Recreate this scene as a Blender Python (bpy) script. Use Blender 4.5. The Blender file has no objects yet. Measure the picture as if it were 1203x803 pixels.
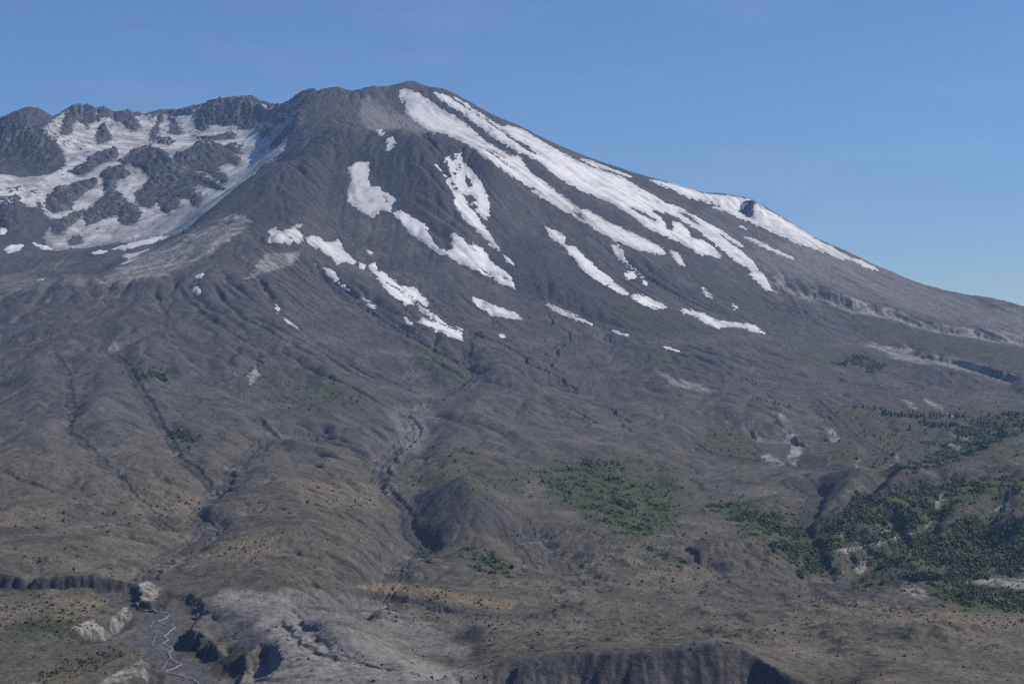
import bpy, math, random
import numpy as np

R = math.radians
F, CX, HY = 1950.0, 601.5, 385.0        # focal length, optical axis and eye level in photo pixels
EYE = 460.0                             # height of the viewpoint above the lowest datum (m)
SUN_AZ, SUN_EL = 74.0, 44.0             # sun to the west of the mountain, a little behind it

# ---------------------------------------------------------------- camera, sky, sun, exposure
scene = bpy.context.scene
cam_data = bpy.data.cameras.new('camera')
cam = bpy.data.objects.new('camera', cam_data)
scene.collection.objects.link(cam)
cam.location = (0, 0, EYE)
cam.rotation_euler = (R(90), 0, 0)
cam_data.sensor_fit = 'HORIZONTAL'
cam_data.sensor_width = 36.0
cam_data.lens = 36.0 * F / 1203.0
cam_data.shift_y = (HY - 401.5) / 1203.0
cam_data.clip_start = 1.0
cam_data.clip_end = 200000.0
scene.camera = cam

world = bpy.data.worlds.new('World')
scene.world = world
world.use_nodes = True
wn = world.node_tree.nodes; wl = world.node_tree.links
sky = wn.new('ShaderNodeTexSky')
sky.sky_type = 'NISHITA'
sky.sun_disc = False
sky.sun_elevation = R(SUN_EL)
sky.sun_rotation = R(SUN_AZ)
sky.altitude = 1300.0
sky.air_density = 1.0
sky.dust_density = 0.0
sky.ozone_density = 4.0
bgn = wn['Background']
bgn.inputs['Strength'].default_value = 0.075
tint = wn.new('ShaderNodeVectorMath'); tint.operation = 'MULTIPLY'
tint.inputs[1].default_value = (0.86, 1.07, 1.36)      # clear high-altitude air, deeper blue
wl.new(sky.outputs[0], tint.inputs[0])
wtc = wn.new('ShaderNodeTexCoord'); wmp = wn.new('ShaderNodeMapping'); wmp.inputs['Scale'].default_value = (5.0, 5.0, 26.0); wmp.inputs['Rotation'].default_value = (0.0, R(8), 0.0)
wno = wn.new('ShaderNodeTexNoise'); wno.inputs['Detail'].default_value = 5; wno.inputs['Scale'].default_value = 1.4
wmr = wn.new('ShaderNodeMapRange'); wmr.inputs[1].default_value = .52; wmr.inputs[2].default_value = .75; wmr.inputs[3].default_value = 0.0; wmr.inputs[4].default_value = .075
wmx = wn.new('ShaderNodeMix'); wmx.data_type = 'RGBA'; wmx.inputs[7].default_value = (9.0, 9.6, 10.4, 1)     # faint cirrus
wl.new(wtc.outputs['Generated'], wmp.inputs[0]); wl.new(wmp.outputs[0], wno.inputs['Vector']); wl.new(wno.outputs['Fac'], wmr.inputs[0])
wl.new(wmr.outputs[0], wmx.inputs[0]); wl.new(tint.outputs[0], wmx.inputs[6]); wl.new(wmx.outputs[2], bgn.inputs[0])

sun_data = bpy.data.lights.new('sun', 'SUN')
sun_data.energy = 4.4
sun_data.angle = R(0.53)
sun_data.color = (1.0, 0.925, 0.82)
sun = bpy.data.objects.new('sun', sun_data)
scene.collection.objects.link(sun)
ce = math.cos(R(SUN_EL))
from mathutils import Vector
sdir = Vector((math.sin(R(SUN_AZ)) * ce, math.cos(R(SUN_AZ)) * ce, math.sin(R(SUN_EL))))
sun.rotation_euler = (-sdir).to_track_quat('-Z', 'Y').to_euler()
sun.location = (4000, 2000, 5000)

scene.view_settings.view_transform = 'Standard'
scene.view_settings.look = 'None'
scene.view_settings.gamma = 1.0
scene.view_settings.use_curve_mapping = False
scene.view_settings.exposure = 0.0
scene.cycles.max_bounces = 4
scene.cycles.diffuse_bounces = 2
scene.cycles.volume_bounces = 0
scene.cycles.use_denoising = False

# ---------------------------------------------------------------- helpers
def perlin(x, y, seed=0):
    r = np.random.RandomState(seed)
    perm = r.permutation(4096); ang = r.rand(4096) * 2 * np.pi
    gx, gy = np.cos(ang).astype(np.float32), np.sin(ang).astype(np.float32)
    xi = np.floor(x).astype(np.int32); yi = np.floor(y).astype(np.int32)
    xf = (x - xi).astype(np.float32); yf = (y - yi).astype(np.float32)
    u = xf * xf * xf * (xf * (xf * 6 - 15) + 10); v = yf * yf * yf * (yf * (yf * 6 - 15) + 10)
    def g(dx, dy):
        h = perm[(perm[(xi + dx) & 4095] + yi + dy) & 4095]
        return gx[h] * (xf - dx) + gy[h] * (yf - dy)
    a = g(0, 0); b = g(1, 0); c = g(0, 1); d = g(1, 1)
    return (a + u * (b - a)) * (1 - v) + (c + u * (d - c)) * v

def fbm(x, y, octs=5, seed=0, gain=0.5, ridged=False):
    s = 0; amp = 1.0; tot = 0
    for o in range(octs):
        n = perlin(x * 2 ** o + 17.3 * o, y * 2 ** o - 9.1 * o, seed + o) * 1.5
        if ridged: n = 1 - 2 * np.abs(n)
        s = s + amp * n; tot += amp; amp *= gain
    return s / tot

def sstep(a, b, x):
    t = np.clip((x - a) / (b - a), 0, 1)
    return t * t * (3 - 2 * t)

def sdist(poly, x, y):
    """signed distance to a closed polygon, positive inside"""
    P = np.asarray(poly, dtype=np.float32); n = len(P)
    d = np.full(x.shape, 1e12, np.float32); ins = np.zeros(x.shape, bool)
    for i in range(n):
        ax, ay = P[i]; bx, by = P[(i + 1) % n]
        ex, ey = bx - ax, by - ay
        L = ex * ex + ey * ey + 1e-9
        t = np.clip(((x - ax) * ex + (y - ay) * ey) / L, 0, 1)
        dd = (x - ax - t * ex) ** 2 + (y - ay - t * ey) ** 2
        np.minimum(d, dd, out=d)
        c = (ay > y) != (by > y)
        if ey != 0:
            ins ^= c & (x < ex * (y - ay) / ey + ax)
    d = np.sqrt(d)
    return np.where(ins, d, -d)

def ldist(line, x, y):
    P = np.asarray(line, dtype=np.float32)
    d = np.full(x.shape, 1e12, np.float32)
    for i in range(len(P) - 1):
        ax, ay = P[i]; ex, ey = P[i + 1] - P[i]
        t = np.clip(((x - ax) * ex + (y - ay) * ey) / (ex * ex + ey * ey + 1e-9), 0, 1)
        np.minimum(d, (x - ax - t * ex) ** 2 + (y - ay - t * ey) ** 2, out=d)
    return np.sqrt(d)

def blur(A, n):
    for _ in range(n):
        B = np.pad(A, 1, mode='edge')
        A = (B[:-2, 1:-1] + B[2:, 1:-1] + 2 * B[1:-1, 1:-1]) * .25
        B = np.pad(A, 1, mode='edge')
        A = (B[1:-1, :-2] + B[1:-1, 2:] + 2 * B[1:-1, 1:-1]) * .25
    return A

def bilin(A, fi, fj):
    fi = np.clip(fi, 0, A.shape[0] - 1.001); fj = np.clip(fj, 0, A.shape[1] - 1.001)
    i = fi.astype(np.int32); j = fj.astype(np.int32); a = (fi - i).astype(np.float32); b = (fj - j).astype(np.float32)
    return (A[i, j] * (1 - b) + A[i, j + 1] * b) * (1 - a) + (A[i + 1, j] * (1 - b) + A[i + 1, j + 1] * b) * a

def bicub(A, fi, fj):
    fi = np.clip(fi, 1, A.shape[0] - 2.001); fj = np.clip(fj, 1, A.shape[1] - 2.001)
    i = fi.astype(np.int32); j = fj.astype(np.int32); a = (fi - i).astype(np.float32); b = (fj - j).astype(np.float32)
    def w(t): return (((-.5 * t + 1) * t - .5) * t, (1.5 * t - 2.5) * t * t + 1, ((-1.5 * t + 2) * t + .5) * t, (.5 * t - .5) * t * t)
    wa, wb = w(a), w(b); s = 0
    i = np.clip(i, 1, A.shape[0] - 3); j = np.clip(j, 1, A.shape[1] - 3)
    for p in range(4):
        r_ = 0
        for q in range(4): r_ = r_ + wb[q] * A[i + p - 1, j + q - 1]
        s = s + wa[p] * r_
    return s

# ---------------------------------------------------------------- the lie of the land: surveyed profiles
# one profile per bearing: (height mark, distance in m) from the valley floor up to the skyline and down behind it
PROF = {
 0: [(803,1500),(760,1650),(700,1950),(672,2080),(640,2350),(600,2700),(560,3100),(520,3550),(480,4000),(440,4450),(400,4900),(370,5250),(347,5500),(343,5850),(325,6150),(290,6600),(250,7000),(210,7600),(200,8100),(170,8350),(145,8700),('f',9200,820),('f',10300,350)],
 100: [(803,1480),(740,1720),(680,2070),(640,2400),(590,2850),(540,3350),(490,3850),(440,4400),(400,4850),(370,5200),(340,5450),(329,5560),('f',5900,152),(322,6150),(300,6500),(285,6800),(260,7100),(230,7500),(200,7900),(175,8400),(165,8800),(150,9200),(131,9500),('f',10300,900),('f',11200,400)],
 200: [(803,1450),(730,1760),(690,2050),(640,2450),(590,2950),(540,3450),(490,4000),(440,4500),(400,4900),(370,5200),(345,5400),(332,5520),(318,5720),(300,5980),(283,6230),('f',6400,318),(272,6780),(255,7080),(245,7300),(225,7600),(200,7850),(182,8150),('f',8500,885),(168,8950),(155,9350),(131,9700),('f',10500,980),('f',11200,500)],
 300: [(803,1330),(760,1550),(700,1900),(670,2150),(640,2450),(600,2900),(560,3350),(520,3800),(480,4250),(440,4650),(400,5050),(360,5400),(330,5650),(300,5900),(270,6200),(240,6500),(205,6850),('f',7080,600),(197,7750),(190,7950),(180,8250),(165,8750),(150,9150),(119,9600),('f',10400,1030),('f',11200,600)],
 400: [(803,1300),(760,1480),(720,1720),(690,1980),(660,2300),(620,2800),(580,3250),(540,3700),(500,4150),(460,4600),(430,4950),(400,5250),(370,5550),(340,5850),(310,6150),(280,6400),(250,6650),(220,6900),(190,7150),(170,7350),(150,7700),(130,8050),(105,8400),('f',9100,1000),('f',10300,500)],
 440: [(803,1270),(770,1440),(735,1720),(700,2050),(660,2450),(620,2930),(580,3380),(540,3830),(500,4280),(460,4730),(430,5050),(400,5350),(370,5650),(340,5920),(310,6200),(280,6430),(250,6650),(220,6880),(190,7100),(165,7300),(157,7420),('f',7600,880),(145,7850),(125,8150),(101,8450),('f',9200,1000),('f',10300,500)],
 480: [(803,1250),(772,1400),(766,1750),(740,1900),(700,2200),(660,2600),(620,3050),(580,3500),(540,3950),(500,4400),(460,4850),(430,5150),(400,5450),(370,5750),(340,6000),(310,6250),(280,6450),(250,6650),(220,6850),(190,7050),(165,7250),(156,7400),('f',7600,860),(150,7900),(130,8200),(97,8600),('f',9300,1050),('f',10400,550)],
 540: [(803,1230),(788,1300),('f',1560,-352),(775,1760),(740,1950),(700,2250),(660,2650),(630,3000),(562,3250),('f',3500,-332),(550,3800),(520,4150),(490,4500),(460,4850),(430,5200),(400,5500),(370,5800),(340,6050),(310,6300),(280,6520),(250,6730),(220,6930),(190,7130),(166,7350),('f',7550,850),(155,7900),(135,8200),(113,8500),('f',9200,1000),('f',10300,500)],
 600: [(820,1180),(797,1260),(750,1900),(710,2200),(670,2600),(630,3050),(590,3500),(550,3950),(510,4400),(470,4850),(440,5200),(410,5550),(380,5850),(350,6150),(320,6400),(290,6620),(260,6830),(230,7030),(200,7260),(180,7520),(165,7800),(143,8350),('f',9000,880),('f',10200,400)],
 700: [(835,1200),(806,1240),(754,1850),(720,2150),(680,2550),(640,3000),(600,3450),(560,3900),(520,4350),(480,4800),(450,5150),(420,5500),(390,5850),(360,6150),(330,6420),(300,6680),(270,6930),(240,7200),(215,7600),(192,8200),('f',8900,680),('f',10200,250)],
 800: [(850,1250),(748,1750),(740,1950),(710,2250),(680,2580),(640,3000),(600,3450),(560,3900),(520,4350),(480,4850),(450,5200),(425,5550),(400,5900),(370,6250),(340,6550),(310,6850),(280,7150),(250,7550),(219,8100),('f',8900,550),('f',10200,200)],
 870: [(850,1300),(752,1720),(740,1950),(720,2150),(690,2450),(650,2850),(610,3300),(570,3750),(530,4250),(490,4750),(460,5150),(430,5550),(400,6000),(375,6350),(350,6650),(320,7000),(290,7350),(260,7750),(233,8100),('f',8900,500),('f',10200,150)],
 930: [(760,1780),(720,2120),(690,2450),(655,2800),(620,3150),(580,3600),(555,3850),(520,4350),(480,4900),(450,5350),(420,5780),(395,6200),(370,6520),(345,6830),(320,7120),(290,7500),(260,7950),('f',8800,430),('f',10200,100)],
 1000: [(803,1500),(760,1750),(720,2100),(690,2420),(660,2800),(620,3050),(580,3300),(560,3500),(550,3700),(530,4100),(500,4600),(470,5100),(440,5600),(415,6000),(400,6300),(380,6550),(355,6800),(330,7200),(310,7600),(299,7900),('f',8700,260),('f',10200,50)],
 1100: [(803,1500),(760,1750),(715,2150),(690,2450),(660,2700),(620,2950),(580,3250),(565,3450),(545,3900),(520,4300),(490,4800),(465,5250),(440,5650),(420,6000),(405,6250),(390,6550),(370,6900),(350,7300),(338,7600),('f',8500,100),('f',10200,-50)],
 1203: [(803,1500),(760,1760),(715,2150),(690,2420),(660,2700),(620,2950),(580,3200),(560,3400),(545,3700),(520,4200),(490,4700),(470,5100),(445,5600),(425,6000),(408,6350),(395,6650),(375,7000),(360,7350),('f',8300,0),('f',10200,-150)],
}
PROF[-150] = [(a, b) if len(q) == 2 else q for q in PROF[0] for (a, b) in [(q[0] + (14 if q[0] != 'f' and q[0] < 210 else 0) if q[0] != 'f' else 'f', q[1])]]
PROF[-150] = [q if q[0] != 'f' else ('f', q[1], 600 if q[1] < 10000 else 200) for q in PROF[-150]]
PROF[1350] = [(a if a == 'f' else a + (0 if a > 420 else 30), b) if len(q) == 2 else ('f', q[1], q[2] - 150) for q in PROF[1203] for (a, b) in [q[:2]]]
SKYLINE = [(-60,150),(0,146),(10,140),(18,134),(28,132),(45,137),(50,141),(65,138),(75,131),(84,128),(100,131),(110,132),(130,135),(150,134),(170,137),(180,134),(205,131),(225,128),(240,123),(260,120),(290,118),(303,119),(318,125),(330,125),(345,128),(350,124),(357,113),(372,108),(395,105),(420,108),(432,101),(455,100),(475,97),(490,97),(505,104),(515,104),(525,106),(540,113),(560,124),(580,134),(600,143),(620,152),(650,168),(680,184),(700,192),(735,203),(760,210),(790,216),(820,225),(850,229),(880,234),(900,243),(930,260),(960,279),(1000,299),(1030,313),(1060,325),(1100,338),(1130,346),(1165,350),(1180,353),(1203,360),(1280,378)]
RIDGES = [  # (bearing, height mark, distance)
 [(355,121,8300),(350,130,8100),(345,150,7800),(330,175,7450),(310,195,7000),(290,213,6760),(265,235,6560),(245,252,6450),(220,268,6330),(190,288,6170),(165,302,6000),(140,316,5850),(115,328,5700)],
 [(410,161,7400),(440,157,7420),(460,156,7410),(500,156,7390),(520,158,7380),(545,168,7330),(565,183,7200),(585,200,7080)],
 [(-40,346,5480),(30,341,5500),(60,333,5540),(80,327,5560),(130,333,5540),(160,334,5540),(230,330,5560),(260,325,5610)],
 [(500,632,2990),(520,600,3120),(538,568,3230),(555,563,3250),(575,580,3200),(600,612,3110),(620,640,2950)],
 [(18,134,8600),(40,150,8500),(60,170,8300),(75,190,8100),(85,200,7950)],
 [(528,808,1575),(545,795,1608),(560,787,1625),(580,778,1634),(600,771,1640),(625,768,1640),(650,766,1640),(675,763,1640),(700,761,1640),(730,760,1640),(760,759,1640),(800,756,1640),(830,753,1646),(850,752,1650),(870,757,1650),(885,768,1640),(910,782,1605),(930,791,1585),(955,802,1560),(985,818,1530)],
 [(p_, 385 + 1950 * .222 - 2, 1490) for p_ in range(560, 1000, 40)],
 [(p_, 749, 1790) for p_ in range(560, 960, 50)],
 [(215,176,8150),(240,171,8200),(262,178,8150),(285,190,8000)],
]
def interp_prof_sky(px):
    ks = sorted(PROF); ys = []
    for k in ks:
        vis = [q for q in PROF[k] if q[0] != 'f']
        ys.append(vis[-1][1])
    return float(np.interp(px, ks, ys))
pts = []
for k, prof in PROF.items():
    for q in prof:
        if q[0] == 'f': pts.append((k, q[1], q[2]))
        else: pts.append((k, q[1], (HY - q[0]) / F * q[1]))
for px, py in SKYLINE:
    Y = interp_prof_sky(px); z = (HY - py) / F * Y
    pts.append((px, Y, z)); pts.append((px, Y + 260, z - 95))
for rd in RIDGES:
    for px, py, Y in rd: pts.append((px, Y, (HY - py) / F * Y))
pts = np.array(pts, dtype=np.float64)
_, ui = np.unique(np.round(pts[:, :2] / [4, 15]), axis=0, return_index=True)
pts = pts[np.sort(ui)]
def warp(px, Y): return np.stack([np.asarray(px) * 3.4, np.asarray(Y) * 0.72], -1)
A = warp(pts[:, 0], pts[:, 1]); n = len(A)
D = np.sqrt(((A[:, None] - A[None]) ** 2).sum(-1) + 30.0 ** 2)
K = np.zeros((n + 3, n + 3)); K[:n, :n] = -D + np.eye(n) * 1.5
K[:n, n] = 1; K[n, :n] = 1; K[:n, n + 1:] = A / 1000; K[n + 1:, :n] = (A / 1000).T
W = np.linalg.solve(K, np.concatenate([pts[:, 2], [0, 0, 0]]))
GP = np.arange(-160, 1361, 5.0); GY = np.arange(1100, 11300, 20.0)
gp, gy = np.meshgrid(GP, GY)
Q = warp(gp, gy).reshape(-1, 2)
HB = np.empty(len(Q))
for s in range(0, len(Q), 8000):
    q = Q[s:s + 8000]
    d = np.sqrt((q[:, None, 0] - A[None, :, 0]) ** 2 + (q[:, None, 1] - A[None, :, 1]) ** 2 + 900.0)
    HB[s:s + 8000] = -d @ W[:n] + W[n] + (q / 1000) @ W[n + 1:]
HB = HB.reshape(gp.shape).astype(np.float32)

def base_h(X, Y):
    px = CX + F * X / Y
    h = bicub(HB, (Y - GY[0]) / 20.0, (px - GP[0]) / 5.0)
    return h

# first sight line hit: (px, py) -> X, Y, Z on a height function
def make_hit(hfun, y0=1150, y1=10900, dy=4.0):
    Yl = np.arange(y0, y1, dy)
    def hit(px, py, after=0):
        X = (px - CX) / F * Yl
        z = hfun(X, Yl)
        sy = HY - F * z / Yl
        ok = (sy <= py) & (Yl > after)
        i = int(np.argmax(ok)) if ok.any() else int(np.argmin(np.where(Yl > after, sy, 1e9)))
        return float(X[i]), float(Yl[i]), float(z[i])
    return hit
hit0 = make_hit(base_h)
def proj(line): return [hit0(a, b)[:2] for a, b in line]

# ---------------------------------------------------------------- working sheets: whole mountain (8 m) and the valley floor (3 m)
class Sheet:
    def __init__(s, x0, x1, y0, y1, c):
        s.x0, s.y0, s.c = x0, y0, c
        s.x = np.arange(x0, x1, c, dtype=np.float32); s.y = np.arange(y0, y1, c, dtype=np.float32)
        s.X, s.Y = np.meshgrid(s.x, s.y)
    def at(s, A, X, Y, cubic=False):
        return (bicub if cubic else bilin)(A, (Y - s.y0) / s.c, (X - s.x0) / s.c)
    def win(s, P, m):
        P = np.asarray(P)
        j0 = max(int((P[:, 0].min() - m - s.x0) / s.c), 0); j1 = max(min(int((P[:, 0].max() + m - s.x0) / s.c) + 2, len(s.x)), 0)
        i0 = max(int((P[:, 1].min() - m - s.y0) / s.c), 0); i1 = max(min(int((P[:, 1].max() + m - s.y0) / s.c) + 2, len(s.y)), 0)
        return slice(i0, i1), slice(j0, j1)

# winding gullies: line of (bearing, mark), half width m, depth m
GULLIES = [
 # spurs and shoulders (raised)
 ([(395,165),(372,205),(352,245),(338,290)], 75, -30), ([(482,160),(505,205),(525,255),(548,300)], 80, -26), ([(560,185),(585,230),(610,290),(640,345)], 80, -26),
 ([(300,345),(325,395),(375,445),(430,490)], 95, -26), ([(240,342),(262,400),(290,455)], 80, -18), ([(165,342),(160,420),(118,520)], 90, -18), ([(60,352),(42,450),(22,560)], 100, -20),
 ([(470,360),(500,420),(530,450)], 80, -14), ([(600,430),(640,500),(600,555)], 110, -20), ([(820,415),(870,480),(890,505)], 110, -22), ([(700,545),(735,610),(720,640)], 90, -14),
 ([(640,300),(690,360),(760,420)], 90, -16), ([(430,520),(400,580),(360,640)], 110, -8), ([(280,520),(300,590),(330,640)], 100, -7), ([(120,560),(130,620),(100,650)], 90, -7),
 ([(560,400),(580,460),(560,520)], 90, -14), ([(1203,520),(1130,560),(1060,565)], 110, -20), ([(960,560),(930,600),(900,640)], 80, -14), ([(780,450),(760,520),(800,580)], 110, -16),

 ([(65,427),(79,453),(83,492),(78,518),(97,531),(117,547),(139,567),(172,593),(200,618)], 22, 9),
 ([(125,420),(150,440),(181,489),(194,515),(211,541),(240,560),(256,573),(240,593),(222,599),(250,616),(244,624),(217,640),(192,652),(180,664),(176,674)], 26, 12),
 ([(291,424),(304,437),(279,453),(240,455)], 20, 12),
 ([(390,505),(358,516),(319,515),(300,535),(272,547),(256,573)], 24, 14),
 ([(300,490),(312,503),(325,515)], 16, 12),
 ([(549,410),(546,440),(559,447),(540,463),(523,471),(498,483),(475,495),(485,505),(491,515),(462,538),(449,550),(452,573),(475,590),(480,610),(492,622),(500,633),(467,644),(455,666),(433,683),(397,694),(369,691)], 30, 17),
 ([(330,540),(380,560),(420,565),(449,572)], 20, 6),
 ([(905,345),(940,385),(990,412),(1045,440),(1110,455),(1160,462),(1230,470)], 110, 26),
 ([(372,310),(395,335),(430,360),(460,388),(500,412),(535,430)], 22, 14),
 ([(432,308),(460,335),(490,358),(515,380),(550,400)], 45, 15),
 ([(640,262),(660,290),(690,320),(735,345),(790,362)], 50, 10),
 ([(300,330),(320,365),(345,388),(390,420),(440,445),(490,470)], 18, 7),
 ([(210,345),(240,380),(300,420)], 16, 7),
 ([(180,350),(195,380),(190,400),(130,425)], 16, 6),
 ([(250,345),(285,385),(310,400),(360,430)], 15, 6),
 ([(700,395),(760,405),(800,415),(850,430),(900,440)], 20, 8),
 ([(610,345),(660,370),(700,383),(760,398)], 18, 8),
 ([(800,520),(830,540),(900,548),(960,548),(1010,552)], 40, 10),
 ([(770,600),(790,640),(830,668),(900,690),(960,700)], 26, 8),
 ([(610,600),(640,640),(660,655),(680,680)], 26, 9),
 ([(580,600),(610,640),(630,665)], 20, 7),
 ([(950,470),(1010,520),(1060,540)], 30, 8),
 ([(930,560),(960,580),(940,620),(960,650),(975,680)], 50, 14),
 ([(1203,600),(1100,625),(1040,640),(990,660)], 45, 12),
 ([(1203,650),(1120,665),(1060,668),(1000,672)], 40, 8),
 ([(300,735),(330,720),(350,740),(390,765),(430,772),(470,778)], 8, 5),
 ([(340,700),(360,730),(385,748),(400,760)], 7, 4),
 ([(450,555),(447,575)], 18, 16),
 ([(555,115),(640,160),(740,215),(830,262),(900,330)], 60, 9),
 ([(500,115),(600,175),(680,235),(770,290)], 55, 10),
 ([(450,120),(470,140),(500,165)], 40, 9),
 ([(1100,500),(1060,520),(1020,545)], 30, 12),
 ([(1170,510),(1110,530),(1070,548)], 34, 12),
 ([(1040,590),(1060,612),(1020,640)], 26, 12),
 ([(1110,580),(1090,605),(1075,622)], 26, 12),
 ([(1180,575),(1150,610),(1140,640)], 26, 12),
]
# cliff edges facing the viewer: line, height, fade-out distance
SCARPS = [
 ([(893,316),(910,324),(940,336),(965,340),(1000,350),(1040,359),(1080,376),(1130,384),(1203,397),(1300,412)], 42, 170, 1.0),
 ([(1005,393),(1035,403),(1060,410),(1120,420),(1165,437),(1203,448)], 36, 130, .8),
 ([(405,690),(425,689),(450,697),(500,706),(560,716),(598,722)], 13, 45),
 ([(795,358),(830,371),(880,383),(930,395)], 12, 80),
 ([(720,335),(760,350),(800,360)], 10, 70),
 ([(870,505),(890,520),(930,520),(955,530)], 26, 120, .5),
 ([(985,590),(1030,580),(1060,575),(1110,570),(1203,556)], 24, 150),
 ([(985,650),(1030,632),(1075,622)], 20, 60),
 ([(1090,622),(1140,612),(1203,606)], 18, 80),

 ([(620,500),(680,505),(740,520)], 8, 80),
 ([(590,440),(640,432),(700,440)], 9, 90),
 ([(0,566),(60,580),(110,590)], 8, 60),
 ([(60,615),(130,608),(200,612)], 7, 50),
 ([(280,660),(330,640),(400,640)], 7, 50),
 ([(600,700),(700,690),(800,700),(900,702)], 6, 40),
]
BUMPS = [(686,716,34,13),(719,710,36,9),(875,746,26,6),(560,742,30,12),(655,722,24,6),(775,728,34,5),(1090,745,40,9),(1120,740,36,9),(1010,760,40,8),
         (640,672,60,10),(735,655,90,14),(850,650,110,18),(560,655,80,16),(425,640,120,10),(100,600,90,7),(340,600,120,10),(60,640,80,6),(700,600,140,12),
         (430,520,120,12),(350,560,130,12),(520,540,110,10),(1010,600,90,16),(1100,590,90,18),(1050,650,60,16),(1160,640,80,16),(960,640,70,10)]
CANYON = [(-120,668),(-60,670),(40,676),(100,677),(158,680),(163,698),(180,703),(195,691),(215,693),(232,699),(240,711),(232,722),(220,735),(238,743),(262,752),(282,761),(284,772),(274,785),(262,800),(250,830),(200,840),(172,800),(178,776),(168,768),(150,752),(122,754),(97,751),(82,738),(110,733),(135,722),(148,712),(132,703),(105,693),(40,689),(-60,690),(-120,690)]
gul_w = [(proj(l), w, d) for l, w, d in GULLIES]
sc_w = []
for q in SCARPS:
    sc_w.append((proj(q[0]), q[1], q[2], q[3] if len(q) > 3 else 0))
bump_w = [(hit0(a, b)[:2], r, h) for a, b, r, h in BUMPS]
bluff_w = [((a - CX) / F * b, b) for a, b in ((528,1575),(545,1608),(560,1625),(580,1634),(600,1640),(650,1640),(700,1640),(760,1640),(800,1640),(830,1646),(850,1650),(870,1650),(885,1640),(910,1605),(930,1585),(955,1560),(985,1530))]
can_w = proj(CANYON)
basin_w = proj([(236,706),(270,713),(300,728),(312,744),(326,758),(330,776),(305,796),(262,812),(220,812),(225,745)])
bite_w = proj([(296,758),(306,750),(318,753),(327,765),(324,777),(312,788),(298,794),(288,782)])
cone_c = hit0(883, 254)[:2]
# dark rocks that stand out of the crater ice (bearing, mark)
ROCKS = [
 [(70,158),(73,148),(76,138),(84,128),(110,131),(116,142),(107,146),(103,152),(90,143),(83,148),(84,157),(76,160)],
 [(115,132),(130,132),(131,139),(118,138)],
 [(131,143),(137,135),(153,133),(160,143),(165,150),(158,155),(147,151),(143,146)],
 [(117,150),(124,147),(128,158),(132,164),(125,168),(114,171),(112,165)],
 [(187,137),(192,142),(186,148),(188,155),(181,168),(175,166),(178,155),(184,148)],
 [(201,139),(210,145),(208,150),(215,156),(209,160),(195,155),(200,148)],
 [(229,150),(231,138),(238,126),(252,121),(270,119),(290,121),(305,126),(316,131),(319,137),(312,142),(304,147),(298,152),(287,154),(276,149),(262,150),(250,148),(243,153),(234,155)],
 [(194,133),(225,130),(229,135),(216,137),(200,136)],
 [(225,161),(236,163),(258,161),(272,157),(278,163),(264,165),(235,166)],
 [(319,133),(330,124),(345,128),(338,132),(328,137),(334,141),(324,147),(319,145)],
 [(310,152),(320,152),(316,158),(308,163),(305,160)],
 [(341,147),(348,134),(356,130),(356,145),(346,150),(336,158),(330,168),(318,175),(320,167),(330,158)],
 [(205,184),(215,182),(228,176),(238,171),(247,171),(257,175),(272,173),(286,180),(275,183),(284,189),(279,196),(268,193),(258,197),(256,202),(266,208),(268,214),(262,217),(248,208),(240,203),(225,202),(210,195),(203,190)],
 [(155,190),(163,185),(178,181),(192,182),(203,188),(212,197),(226,204),(240,207),(252,216),(262,221),(264,225),(254,224),(246,221),(238,220),(228,216),(222,219),(229,227),(239,233),(236,240),(229,246),(220,235),(210,238),(213,244),(203,247),(198,254),(191,252),(184,238),(180,246),(172,246),(158,240),(160,228),(172,218),(176,210),(168,200),(156,196)],
 [(117,205),(128,198),(140,199),(150,200),(153,206),(146,212),(138,213),(136,222),(122,226),(122,214)],
 [(97,250),(110,242),(125,228),(134,222),(139,230),(152,241),(165,248),(166,254),(160,263),(148,265),(138,262),(139,255),(128,257),(115,262),(100,266)],
 [(80,203),(95,196),(103,188),(118,183),(130,180),(140,180),(139,187),(125,192),(112,198),(100,205),(92,208)],
 [(54,232),(65,224),(80,221),(90,217),(105,212),(115,214),(112,220),(100,228),(88,238),(85,246),(72,250),(62,252),(54,246)],
 [(62,260),(75,257),(88,250),(100,246),(98,254),(84,266),(70,277),(60,276)],
 [(80,286),(85,282),(95,282),(97,286),(88,290),(81,290)],
 [(140,192),(150,186),(165,178),(180,173),(177,180),(165,186),(155,193),(145,196)],
 [(110,272),(116,269),(117,273),(111,275)],
 [(0,235),(10,232),(25,232),(30,240),(22,246),(30,256),(28,268),(10,272),(0,268)],
 [(12,222),(25,220),(22,225),(12,227)],[(36,226),(46,223),(42,229),(36,229)],[(40,240),(55,240),(52,250),(38,252)],
 [(183,165),(200,165),(208,172),(200,176),(184,173)],
]
ROCKZ = [5,5,5,8,5,6,5,3,3,5,4,5,8,10,9,10,8,9,6,3,5,3,6,2,2,3,5]
rock_w = []
for poly, h in zip(ROCKS, ROCKZ):
    rock_w.append(([hit0(a, b, after=(6450 if b > 260 else 6700))[:2] for a, b in poly], h))

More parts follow.
